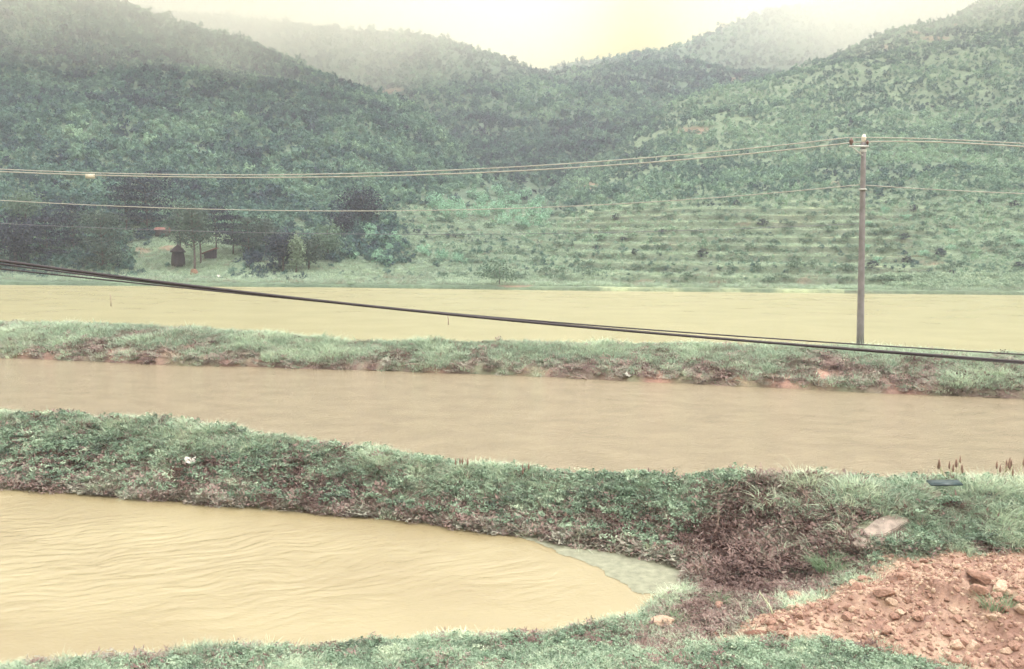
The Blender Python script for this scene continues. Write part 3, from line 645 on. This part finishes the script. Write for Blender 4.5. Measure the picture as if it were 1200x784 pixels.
# the far line runs along the bank: its plane follows the two neighbouring poles off to the left and right
def depth_line(px_, yl=44., yr=PY):          # depth of the far line at the given column
    return None
slope = -.135
def wire(name, pts, rad, mat, label, dep, grp=None, n=90):
    """pts: sag curve through the photographed heights, on the vertical plane of the line"""
    W = []
    for a, b_ in pts:
        d = ray(a, b_); Yd = dep(d[0]); W.append((d[0]*Yd, Yd, H+d[2]*Yd))
    W = np.array(W); deg = min(3, len(W)-1); cz = np.polyfit(W[:, 0], W[:, 2], deg if len(W) > 4 else min(2, len(W)-1)); cy = np.polyfit(W[:, 0], W[:, 1], 1)
    xs_ = np.linspace(W[0, 0], W[-1, 0], n)
    P = [(xx, np.polyval(cy, xx), np.polyval(cz, xx)) for xx in xs_]
    return link(name, MB().tube(P, rad, 6).mesh(name, mat), label=label, cat='wire' if rad < .012 else 'cable', group=grp)
px0 = pb[0]
def dline(t):                                 # plane y = PY + slope*(x-px0) ; solve with x=t*y
    return (PY-slope*px0)/(1-slope*t)
GW = 'overhead wires carried by the pole'
wire('overhead_wire', [(-250, 180), (0, 197), (106, 202.5), (300, 206), (500, 201), (700, 188.5), (850, 176), (994, 162)], .022, wl_, 'pale overhead wire, topmost on the left of the pole', dline, GW)
wire('overhead_wire', [(-250, 186), (0, 200), (106, 205), (300, 209), (500, 205.5), (700, 194), (850, 181.5), (1003, 167.5)], .026, wl_, 'pale overhead wire running close under the topmost left one', dline, GW)
wire('overhead_wire', [(-250, 217), (0, 234), (200, 244), (440, 248.5), (600, 244), (800, 233), (1008, 217)], .018, wl_, 'single pale wire fixed a quarter way down the pole, left span', dline, GW)
wire('overhead_wire', [(-250, 246), (0, 262), (200, 269.5), (440, 275), (600, 274), (800, 270), (1008, 262)], .011, simple('dull_wire', (.16, .16, .20), .5, .1), 'thin dull wire lowest of the far spans', dline, GW)
wire('overhead_wire', [(994, 162), (1012, 160.5), (1100, 163.5), (1200, 168), (1450, 172)], .020, wl_, 'pale overhead wire, upper one on the right of the pole', dline, GW)
wire('overhead_wire', [(1003, 167.5), (1030, 164.5), (1100, 167.5), (1200, 171.5), (1450, 176)], .026, wl_, 'pale overhead wire, lower of the top pair right of the pole', dline, GW)
wire('overhead_wire', [(1008, 217), (1100, 221.5), (1200, 227.5), (1450, 232)], .018, wl_, 'single pale wire a quarter way down the pole, right span', dline, GW)
# tag on the wire
d = ray(106, 206.5); Yd = dline(d[0])
p = np.array([d[0]*Yd, Yd-.03, H+d[2]*Yd]); 
e = link('wire_tag', MB().box((0, 0, 0), (.42, .02, .20), 0, .006).mesh('wire_tag', simple('white_tag_plate', (.5, .46, .38), .6, .05)), loc=tuple(p), label='small white rectangular tag hanging on the overhead wires', cat='tag')
# near black cables
def dn(t): return 10.6+1.4*t
GC = 'black cables crossing in front'
wire('black_cable', [(-420, 237), (-250, 270), (0, 306.5), (200, 332), (400, 353), (600, 374.5), (800, 392), (1000, 409), (1200, 426), (1450, 443)], .019, wd_, 'thick black cable crossing the view from left to lower right', dn, GC)
wire('black_cable', [(-420, 246), (-250, 276), (0, 310), (200, 334), (400, 353), (600, 372.5), (800, 388.5), (1000, 403), (1200, 417), (1450, 431)], .010, wd_, 'thinner black cable above the thick one at the right', lambda t: dn(t)+.12, GC)
wire('black_cable', [(-420, 268), (-250, 293), (0, 315), (100, 325), (250, 339.5), (400, 354.5), (600, 375.2), (800, 393), (1000, 410), (1200, 427), (1450, 444)], .009, wd_, 'thinner black cable below the thick one at the left', lambda t: dn(t)+.10, GC)
# ------------------------------------------------------------------ slab, sheet, wood, clods
def rock_mesh(seed, dims, mat, n=9, sub=3, noise=.05):
    bm = bmesh.new(); bmesh.ops.create_icosphere(bm, subdivisions=sub, radius=1); g = random.Random(seed)
    planes = [(Vector((g.gauss(0, 1), g.gauss(0, 1), g.gauss(0, 1))).normalized(), g.uniform(.55, .85)) for _ in range(n)]
    for v in bm.verts:
        for nn, dd in planes:
            q = v.co.dot(nn)
            if q > dd: v.co -= nn*(q-dd)
        v.co *= 1+noise*(math.sin(v.co.x*9+seed)*math.sin(v.co.y*8+1)+.5*math.sin(v.co.z*17+v.co.x*13))
        v.co = Vector((v.co.x*dims[0]/2, v.co.y*dims[1]/2, v.co.z*dims[2]/2))
    me = bpy.data.meshes.new('clod'); bm.to_mesh(me); bm.free(); me.materials.append(mat); return me
clay = simple('red_clay', (.27, .16, .125), .95, .35, 9, bump=.5); clayp = simple('dry_red_clay', (.40, .285, .22), .95, .3, 9, bump=.5)
cm = [rock_mesh(i, (1, .8, .65), clay if i % 3 else clayp) for i in range(9)]
def csdf(P, poly): return sdf(np.array([P[0]]), np.array([P[1]]), poly)[0]
n_c = 0; g = random.Random(12); 
while n_c < 210:
    a = g.uniform(850, 1230); b_ = g.uniform(640, 790); p = hit(a, b_); dd = csdf(p, MOUND)
    if dd > -.05: continue
    s_ = .04+.13*g.random()**2.6 if g.random() > .06 else g.uniform(.14, .22)
    link('clod', cm[n_c % 9], loc=(p[0], p[1], p[2]+s_*.12), rot=(g.uniform(-.5, .5), g.uniform(-.5, .5), g.uniform(0, 6.3)), scale=s_, label='angular clod of red clay on the heap of dug earth', cat='clod', group='clods on the red earth heap'); n_c += 1
for i, (a, b_, s_, lb) in enumerate([(778, 733, .28, 'largest clod of orange clay at the corner of the pond'), (842, 711, .20, 'lone dark red clod between the pond corner and the heap'), (1036, 698, .22, 'big pale faceted clod in the middle of the red heap'), (1172, 691, .22, 'rounded pale stone like clod at the right of the red heap'), (1150, 680, .3, 'wedge shaped clod near the right edge of the red heap'), (935, 704, .3, 'broad pale clod at the left end of the red heap')]):
    p = hit(a, b_); link('clod', cm[i], loc=(p[0], p[1], p[2]+s_*.15), rot=(.1, .2, i*1.3), scale=(s_*1.3, s_, s_*.8), label=lb, cat='clod')
# fine crumbs of clay
cr = bpy.data.collections.new('crumb')
for i in range(4): cr.objects.link(bpy.data.objects.new(f'crumb_{i}', rock_mesh(30+i, (1, .85, .7), clay if i % 2 else clayp, 7, 1)))
x = rng.uniform(1.5, 9, 26000); y = rng.uniform(8.2, 14, 26000); dm = sdf(x, y, MOUND); k = np.where(dm < .08+rng.exponential(.05, len(x)))[0][:9000]; z = Z(x[k], y[k])
scatter('clay_crumbs', np.stack([x[k], y[k], z+.004], 1), rng.uniform(0, 6.28, (len(k), 3)), uni(.012+.085*rng.uniform(size=len(k))**3), np.zeros(len(k)), cr, 'loose crumbs of red clay covering the heap of dug earth', 'clay crumbs')
# concrete slab, broken in two
slabm = simple('weathered_concrete', (.24, .195, .17), .9, .4, 7, bump=.5)
def prism(pts, th, bev=.012):
    bm = bmesh.new(); vs = [bm.verts.new(p_) for p_ in pts]; f = bm.faces.new(vs); r_ = bmesh.ops.extrude_face_region(bm, geom=[f])
    bmesh.ops.translate(bm, vec=(0, 0, th), verts=[v for v in r_['geom'] if isinstance(v, bmesh.types.BMVert)])
    bmesh.ops.recalc_face_normals(bm, faces=bm.faces); bmesh.ops.bevel(bm, geom=bm.edges[:], offset=bev, segments=2, affect='EDGES')
    me = bpy.data.meshes.new('slab'); bm.to_mesh(me); bm.free(); me.materials.append(slabm); return me
def slab(name, pxs, th, label, lift):
    c = hit(sum(a for a, _ in pxs)/len(pxs), sum(b for _, b in pxs)/len(pxs)); z0 = c[2]+lift
    tilt = .28
    P = []
    for a, b_ in pxs:                       # corners on one tilted plane resting on the slope
        d = ray(a, b_); Yd = (z0-H-tilt*c[1])/(d[2]-tilt); P.append((d[0]*Yd-c[0], Yd-c[1], H+d[2]*Yd-z0))
    return link(name, prism([(q[0], q[1], q[2]-th) for q in P], th), loc=(c[0], c[1], z0), label=label, cat='slab')
slab('concrete_slab', [(1011, 621), (1026, 608), (1036, 604), (1049, 601), (1064, 602), (1068, 609), (1059, 612), (1052, 618), (1037, 626), (1016, 628)], .06, 'larger piece of the broken pinkish slab, lying in grass', .05)
slab('concrete_slab', [(998, 636), (1004, 631), (1010, 629), (1036, 628.5), (1031, 634), (1022, 636), (1014, 641), (1003, 642)], .05, 'smaller piece of the broken slab, at its lower left', .05)
# dark sheet in the grass
p = hit(1102, 580)
link('plastic_sheet', MB().box((0, 0, 0), (.50, .16, .03), .05, .008).mesh('plastic_sheet', simple('dark_blue_plastic', (.02, .045, .055), .4, .2)), loc=(p[0], p[1]-.1, p[2]+.22), rot=(.2, 0, 0), label='dark blue flat plastic piece lying in the grass above the slab', cat='plastic')
# white scraps
scr = simple('white_plastic', (.55, .53, .5), .6, .05)
def scrap(a, b_, s_, label, seed, up=.1):
    p = hit(a, b_); g2 = random.Random(seed); bm = bmesh.new(); bmesh.ops.create_grid(bm, x_segments=7, y_segments=5, size=.5)
    for v in bm.verts: v.co.z = .22*math.sin(v.co.x*6+seed)*math.cos(v.co.y*5)+g2.gauss(0, .04); v.co.x += g2.gauss(0, .03); v.co.y += g2.gauss(0, .03)
    r_ = bmesh.ops.solidify(bm, geom=bm.faces[:], thickness=.03); me = bpy.data.meshes.new('scrap'); bm.to_mesh(me); bm.free(); me.materials.append(scr)
    link('litter_scrap', me, loc=(p[0], p[1], p[2]+up), rot=(.5, 0, .3*seed), scale=(s_, s_*.8, s_*.8), label=label, cat='litter')
scrap(223, 545, .20, 'crumpled white scrap on the near bank at left', 1)
scrap(283, 588, .10, 'tiny white scrap at the edge of the near pond', 2, .05)
scrap(736, 441, .28, 'white scrap at the waterline of the far bank', 3, .08)
scrap(256, 327, .42, 'small white object at the far shore below the pines', 4, .35)
scrap(49, 311, .35, 'small white speck among the left edge trees', 5, .6)
# driftwood, twigs
wood = simple('dead_wood', (.24, .18, .15), .9, .3, 8); redw_ = simple('reddish_wood', (.16, .08, .06), .9, .3, 8)
def twig(a, b_, ln, ang, el, r, label, mat=wood, name='branch', grp=None, up=.03):
    p = hit(a, b_); g2 = random.Random(int(a*7+b_)); c = Vector((math.cos(ang)*math.cos(el), math.sin(ang)*math.cos(el), math.sin(el))); m_ = MB()
    side = c.cross(Vector((0, 0, 1)))
    m_.tube([tuple(c*ln*u+side*.06*ln*math.sin(u*4)+Vector((0, 0, .04*ln*math.sin(u*7)))) for u in (0, .2, .4, .6, .8, 1)], [r, r*.95, r*.85, r*.7, r*.55, r*.3], 6)
    for u in (.45, .7):
        s0 = c*ln*u; e = (c+side*g2.choice([-1, 1])*.7+Vector((0, 0, .3))).normalized(); m_.tube([tuple(s0), tuple(s0+e*ln*.25)], [r*.5, r*.2], 5)
    link(name, m_.mesh(name, mat), loc=(p[0], p[1], p[2]+up), label=label, cat='branch', group=grp)
twig(203, 424, 1.4, 2.3, .45, .03, 'stick leaning on the far bank at left'); twig(160, 421, 1.6, .1, .12, .025, 'flat brown stick by the waterline of the far bank at left')
twig(470, 430, 1.5, .05, .1, .035, 'pale driftwood lying on the far bank left of centre'); twig(690, 447, 1.0, 2.9, .2, .03, 'short driftwood on the far bank below the cables')
twig(905, 636, .6, .4, .5, .010, 'curved dry stalk in the bare hollow'); twig(838, 633, .5, 1.2, .9, .009, 'upright dry stalk left of the bare hollow'); twig(960, 602, .55, 2.4, .8, .010, 'dry stalk standing at the brow of the bare hollow')
twig(872, 748, .55, .15, .12, .045, 'reddish piece of wood in the foreground grass', redw_); twig(905, 722, .32, 1.9, .6, .012, 'pale bent stalk at the left tip of the red heap', simple('pale_stalk', (.36, .38, .26), .8, .1))
# stakes in the flooded field
def stake(a, b_, h, label):
    p = on_plane(a, b_, 0); link('stake', MB().tube([(0, 0, -.5), (.02, 0, h*.5), (-.03, 0, h)], [.035, .03, .02], 6).mesh('stake', wood), loc=tuple(p), label=label, cat='stake')
stake(130, 359, .9, 'thin stake standing in the flooded field at left'); stake(525, 381, .6, 'short thin stake in the flooded field near the centre')
# weeds with brown seed heads on the dyke crest
sh_m = simple('seed_head', (.20, .12, .095), .9, .2); st_m = simple('weed_stem', (.28, .30, .18), .9, .2)
def seedweed(a, b_, h, label, seed):
    xx = ray(a, b_)[0]*14; xx = float(ray(a, b_)[0]*(dyke_back(np.array([xx]))[0]-.3)); yy = float(dyke_back(np.array([xx]))[0]-.3); p = np.array([xx, yy, float(Z(np.array([xx]), np.array([yy]))[0])])
    e = link('seed_weed', None, loc=tuple(p), label=label, cat='weed', group='brown seed heads on the dyke crest'); g2 = random.Random(seed)
    for k_ in range(5):
        an = g2.uniform(0, 6.28); hh = h*g2.uniform(.6, 1); tx, ty = .13*math.cos(an), .13*math.sin(an)
        link('stem', MB().tube([(0, 0, 0), (tx*.4, ty*.4, hh*.5), (tx, ty, hh)], [.006, .005, .003], 5).mesh('stem', st_m), e)
        link('seed_head', MB().lathe([(.003, -.06), (.014, -.03), (.016, .0), (.010, .04), (.002, .08)], 7, (tx, ty, hh)).mesh('seed_head', sh_m), e)
for i, (a, lb) in enumerate([(1110, 'weed with brown seed heads on the crest, left one of the right hand pair'), (1122, 'brown seed head weed on the crest just above the blue plastic piece'), (1172, 'brown seed head weed on the crest near the right edge'), (1190, 'rightmost weed with brown seed heads on the crest'), (612, 'weed with seed heads on the crest near the centre'), (540, 'low seed head weed on the crest left of centre')]):
    seedweed(a, 562 if a > 1000 else 534, .42 if a > 1000 else .3, lb, i)
# separate tussocks
def tussock(a, b_, s_, label, mat_cols=gm, seed=0, n=120):
    p = hit(a, b_); V, Fq, lv = blades(n, .16, .26, .010, 1.1, 200+seed); me = mesh_np('tussock', V, Fq, [tus_m], smooth=False); vattr(me, 'lv', lv)
    link('grass_tussock', me, loc=(p[0], p[1], p[2]-.02), scale=s_, label=label, cat='tussock')
tus_m = leafmat('tussock_blades', [(0, (.16, .21, .14)), (.5, (.22, .32, .20)), (1, (.36, .45, .30))], .35, use_tint=False)
tussock(972, 668, 1.25, 'round grey green tussock at the top edge of the red heap'.replace('top edge', 'upper left edge'), seed=1, n=200); tussock(1165, 712, .95, 'grass tussock growing in the red heap at right', seed=2); tussock(1182, 706, .7, 'pale dry tussock beside the green one in the red heap', seed=3, n=60)
tussock(842, 705, .7, 'small green tussock left of the red heap tip', seed=4); tussock(790, 728, .8, 'tussock beside the orange clod at the pond corner', seed=5)
# ------------------------------------------------------------------ small things below the pines
p = hit(209, 312); straw = simple('dark_straw', (.03, .018, .025), .95, .4, 6, bump=.6)
e = link('straw_stack', None, loc=tuple(p), label='dark conical straw stack standing in the meadow under the pines', cat='straw stack')
link('stack_body', MB().lathe([(.72, 0), (.80, .3), (.78, .9), (.70, 1.5), (.62, 1.75)], 18).mesh('stack_body', straw), e)
link('stack_cap', MB().lathe([(.92, 1.66), (.86, 1.82), (.5, 2.2), (.12, 2.55), (.03, 2.7)], 18).mesh('stack_cap', straw), e)
p = hit(191, 276); wallm = simple('hut_wall', (.07, .045, .05), .9, .2, 2); roofm = simple('pink_red_roof', (.22, .10, .09), .85, .3, 2)
e = link('hut', None, scale=.75, loc=(p[0], p[1], p[2]-.2), label='low hut with faded red roof half hidden by pines', cat='hut')
link('wall', MB().box((0, 0, .6), (2.2, 1.6, 1.2), 0, .02).mesh('wall', wallm), e)
rf = MB().tube([(-1.25, 0, 1.25), (1.25, 0, 1.25)], 1.0, 4).mesh('roof', roofm, False); o = link('roof', rf, e); o.scale = (1, 1, .45); o.location.z = .72
link('door', MB().box((.4, -.82, .5), (.5, .04, .95), 0, .01).mesh('door', simple('dark_door', (.05, .03, .03))), e)
p = hit(247, 303); tarp = simple('dark_purple_tarp', (.03, .018, .028), .8, .2)
e = link('lean_to', None, loc=tuple(p), label='small dark lean-to with sloping reddish roof beneath the umbrella pine', cat='shelter')
bm = bmesh.new(); vs = [bm.verts.new(v) for v in [(-.6, -.5, 0), (.6, -.5, 0), (.6, .5, 0), (-.6, .5, 0), (-.7, -.5, .6), (.6, -.5, 1.1), (.6, .5, 1.1), (-.7, .5, .6)]]
for f in [(0, 1, 2, 3), (4, 5, 6, 7), (0, 1, 5, 4), (1, 2, 6, 5), (2, 3, 7, 6), (3, 0, 4, 7)]: bm.faces.new([vs[i] for i in f])
bmesh.ops.recalc_face_normals(bm, faces=bm.faces); me = bpy.data.meshes.new('wall'); bm.to_mesh(me); bm.free(); me.materials.append(tarp); link('wall', me, e)
o = link('roof', MB().box((0, 0, 0), (2.1, 1.4, .08), 0, .01).mesh('roof', roofm), e, loc=(-.15, 0, .93), rot=(0, -.37, 0))
p = hit(227, 322); 
link('earth_heap', rock_mesh(77, (1.0, .9, .9), simple('orange_earth', (.19, .11, .075), .95, .35, 3), 6, 3), loc=(p[0], p[1], p[2]+.25), label='small heap of orange earth at the foot of the leaning pine', cat='earth heap')
# ------------------------------------------------------------------ air
def volume(name, lo, hi, label, cat):
    c = [(a+b)/2 for a, b in zip(lo, hi)]; bm = bmesh.new(); bmesh.ops.create_cube(bm, size=1); bmesh.ops.scale(bm, vec=[b-a for a, b in zip(lo, hi)], verts=bm.verts)
    me = bpy.data.meshes.new(name); bm.to_mesh(me); bm.free(); o = link(name, me, loc=c, kind='stuff', label=label, cat=cat)
    m, nt, out = newmat(name); me.materials.append(m); v = N(nt, 'ShaderNodeVolumePrincipled'); L(nt, v.outputs[0], out.inputs['Volume']); return m, nt, v
MD = .010
m, nt, v = volume('haze', (-1500, -400, -1.9), (1500, 605, 200), 'thin damp air fading the hills', 'haze')
v.inputs['Color'].default_value = (.80, .85, 1.0, 1); v.inputs['Density'].default_value = .0007; v.inputs['Anisotropy'].default_value = 0.0
m, nt, v = volume('mist', (-700, 170, 45), (700, 598, 185), 'low cloud drifting over the hill crests', 'mist')
v.inputs['Color'].default_value = (.985, .965, .90, 1); v.inputs['Anisotropy'].default_value = 0.0
ge = N(nt, 'ShaderNodeNewGeometry'); sx = N(nt, 'ShaderNodeSeparateXYZ'); L(nt, ge.outputs['Position'], sx.inputs[0])
no = N(nt, 'ShaderNodeTexNoise', Scale=.012, Detail=4.0, Roughness=.55); L(nt, ge.outputs['Position'], no.inputs['Vector'])
a1 = N(nt, 'ShaderNodeMath', operation='MULTIPLY_ADD'); L(nt, no.outputs[0], a1.inputs[0]); a1.inputs[1].default_value = 110; 
wl = N(nt, 'ShaderNodeMath', operation='MINIMUM'); L(nt, sx.outputs['X'], wl.inputs[0]); wl.inputs[1].default_value = 0
w2 = N(nt, 'ShaderNodeMath', operation='MULTIPLY_ADD'); L(nt, wl.outputs[0], w2.inputs[0]); w2.inputs[1].default_value = -.14; L(nt, sx.outputs['Z'], w2.inputs[2]); L(nt, w2.outputs[0], a1.inputs[2])   # lower cloud base to the left
mr = N(nt, 'ShaderNodeMapRange'); mr.interpolation_type = 'SMOOTHSTEP'; L(nt, a1.outputs[0], mr.inputs['Value'])
mr.inputs['From Min'].default_value = 114; mr.inputs['From Max'].default_value = 165; mr.inputs['To Min'].default_value = 0; mr.inputs['To Max'].default_value = MD
# the cloud hangs on the two flanks and leaves the valley between them open
def mrange(sock, a, b):
    q = N(nt, 'ShaderNodeMapRange'); q.interpolation_type = 'SMOOTHSTEP'; L(nt, sock, q.inputs['Value']); q.inputs['From Min'].default_value = a; q.inputs['From Max'].default_value = b; return q.outputs[0]
xo = N(nt, 'ShaderNodeMath', operation='MULTIPLY_ADD'); L(nt, no.outputs[0], xo.inputs[0]); xo.inputs[1].default_value = 60; L(nt, sx.outputs['X'], xo.inputs[2])
ad = N(nt, 'ShaderNodeMath', operation='ADD'); L(nt, mrange(xo.outputs[0], 110, -50), ad.inputs[0]); L(nt, mrange(xo.outputs[0], 95, 220), ad.inputs[1])
mu = N(nt, 'ShaderNodeMath', operation='MULTIPLY'); L(nt, ad.outputs[0], mu.inputs[0]); L(nt, mr.outputs[0], mu.inputs[1])
L(nt, mu.outputs[0], v.inputs['Density'])
m.cycles.volume_sampling = 'MULTIPLE_IMPORTANCE' if hasattr(m, 'cycles') else None
# ------------------------------------------------------------------ light
EL = math.radians(52); AZ = math.radians(125)        # sun veiled by cloud, high on the right and behind the camera
w = bpy.data.worlds.new('World'); S.world = w; w.use_nodes = True; nt = w.node_tree; nt.nodes.clear()
out = N(nt, 'ShaderNodeOutputWorld'); bg = N(nt, 'ShaderNodeBackground', Strength=.1)
sky = N(nt, 'ShaderNodeTexSky', sky_type='NISHITA'); sky.sun_disc = False; sky.sun_elevation = EL; sky.sun_rotation = AZ; sky.dust_density = 4
tc = N(nt, 'ShaderNodeTexCoord'); sx = N(nt, 'ShaderNodeSeparateXYZ'); L(nt, tc.outputs['Generated'], sx.inputs[0])
OV = 9.3
r = ramp(nt, sx.outputs['Z'], [(0, (.14, .112, .03)), (.14, (.128, .105, .028)), (.28, (.28, .24, .105)), (.42, (.65, .60, .44)), (.65, (.86, .82, .71)), (1, (.99, .97, .91))])
cl = N(nt, 'ShaderNodeTexNoise', Scale=1.6, Detail=5.0); L(nt, tc.outputs['Generated'], cl.inputs['Vector'])
rc = ramp(nt, cl.outputs[0], [(.3, (.93, .93, .95)), (.7, (1.06, 1.06, 1.04))])
ov = mixc(nt, 1.0, r.outputs[0], rc.outputs[0], 'MULTIPLY')
ovs = N(nt, 'ShaderNodeVectorMath', operation='SCALE'); L(nt, ov, ovs.inputs[0]); ovs.inputs['Scale'].default_value = OV*2.3
L(nt, mixc(nt, .95, sky.outputs[0], ovs.outputs[0]), bg.inputs[0]); L(nt, bg.outputs[0], out.inputs[0])
sl = bpy.data.lights.new('sun', 'SUN'); sl.energy = 1.2; sl.angle = math.radians(12); sl.color = (1, .95, .88); so = bpy.data.objects.new('sun', sl); COL.objects.link(so)
sd = Vector((math.sin(AZ)*math.cos(EL), math.cos(AZ)*math.cos(EL), math.sin(EL))); so.rotation_euler = sd.to_track_quat('Z', 'Y').to_euler()
vs_ = S.view_settings; vs_.view_transform = 'Standard'; vs_.look = 'None'; vs_.gamma = 1; vs_.exposure = 1.05; vs_.use_curve_mapping = False
c = S.cycles; c.use_denoising = True; c.max_bounces = 5; c.diffuse_bounces = 2; c.adaptive_threshold = .04; c.adaptive_min_samples = 12; c.glossy_bounces = 2; c.transmission_bounces = 2; c.volume_bounces = 3; c.transparent_max_bounces = 4
c.volume_step_rate = 2.0; c.volume_max_steps = 64; c.use_adaptive_sampling = True
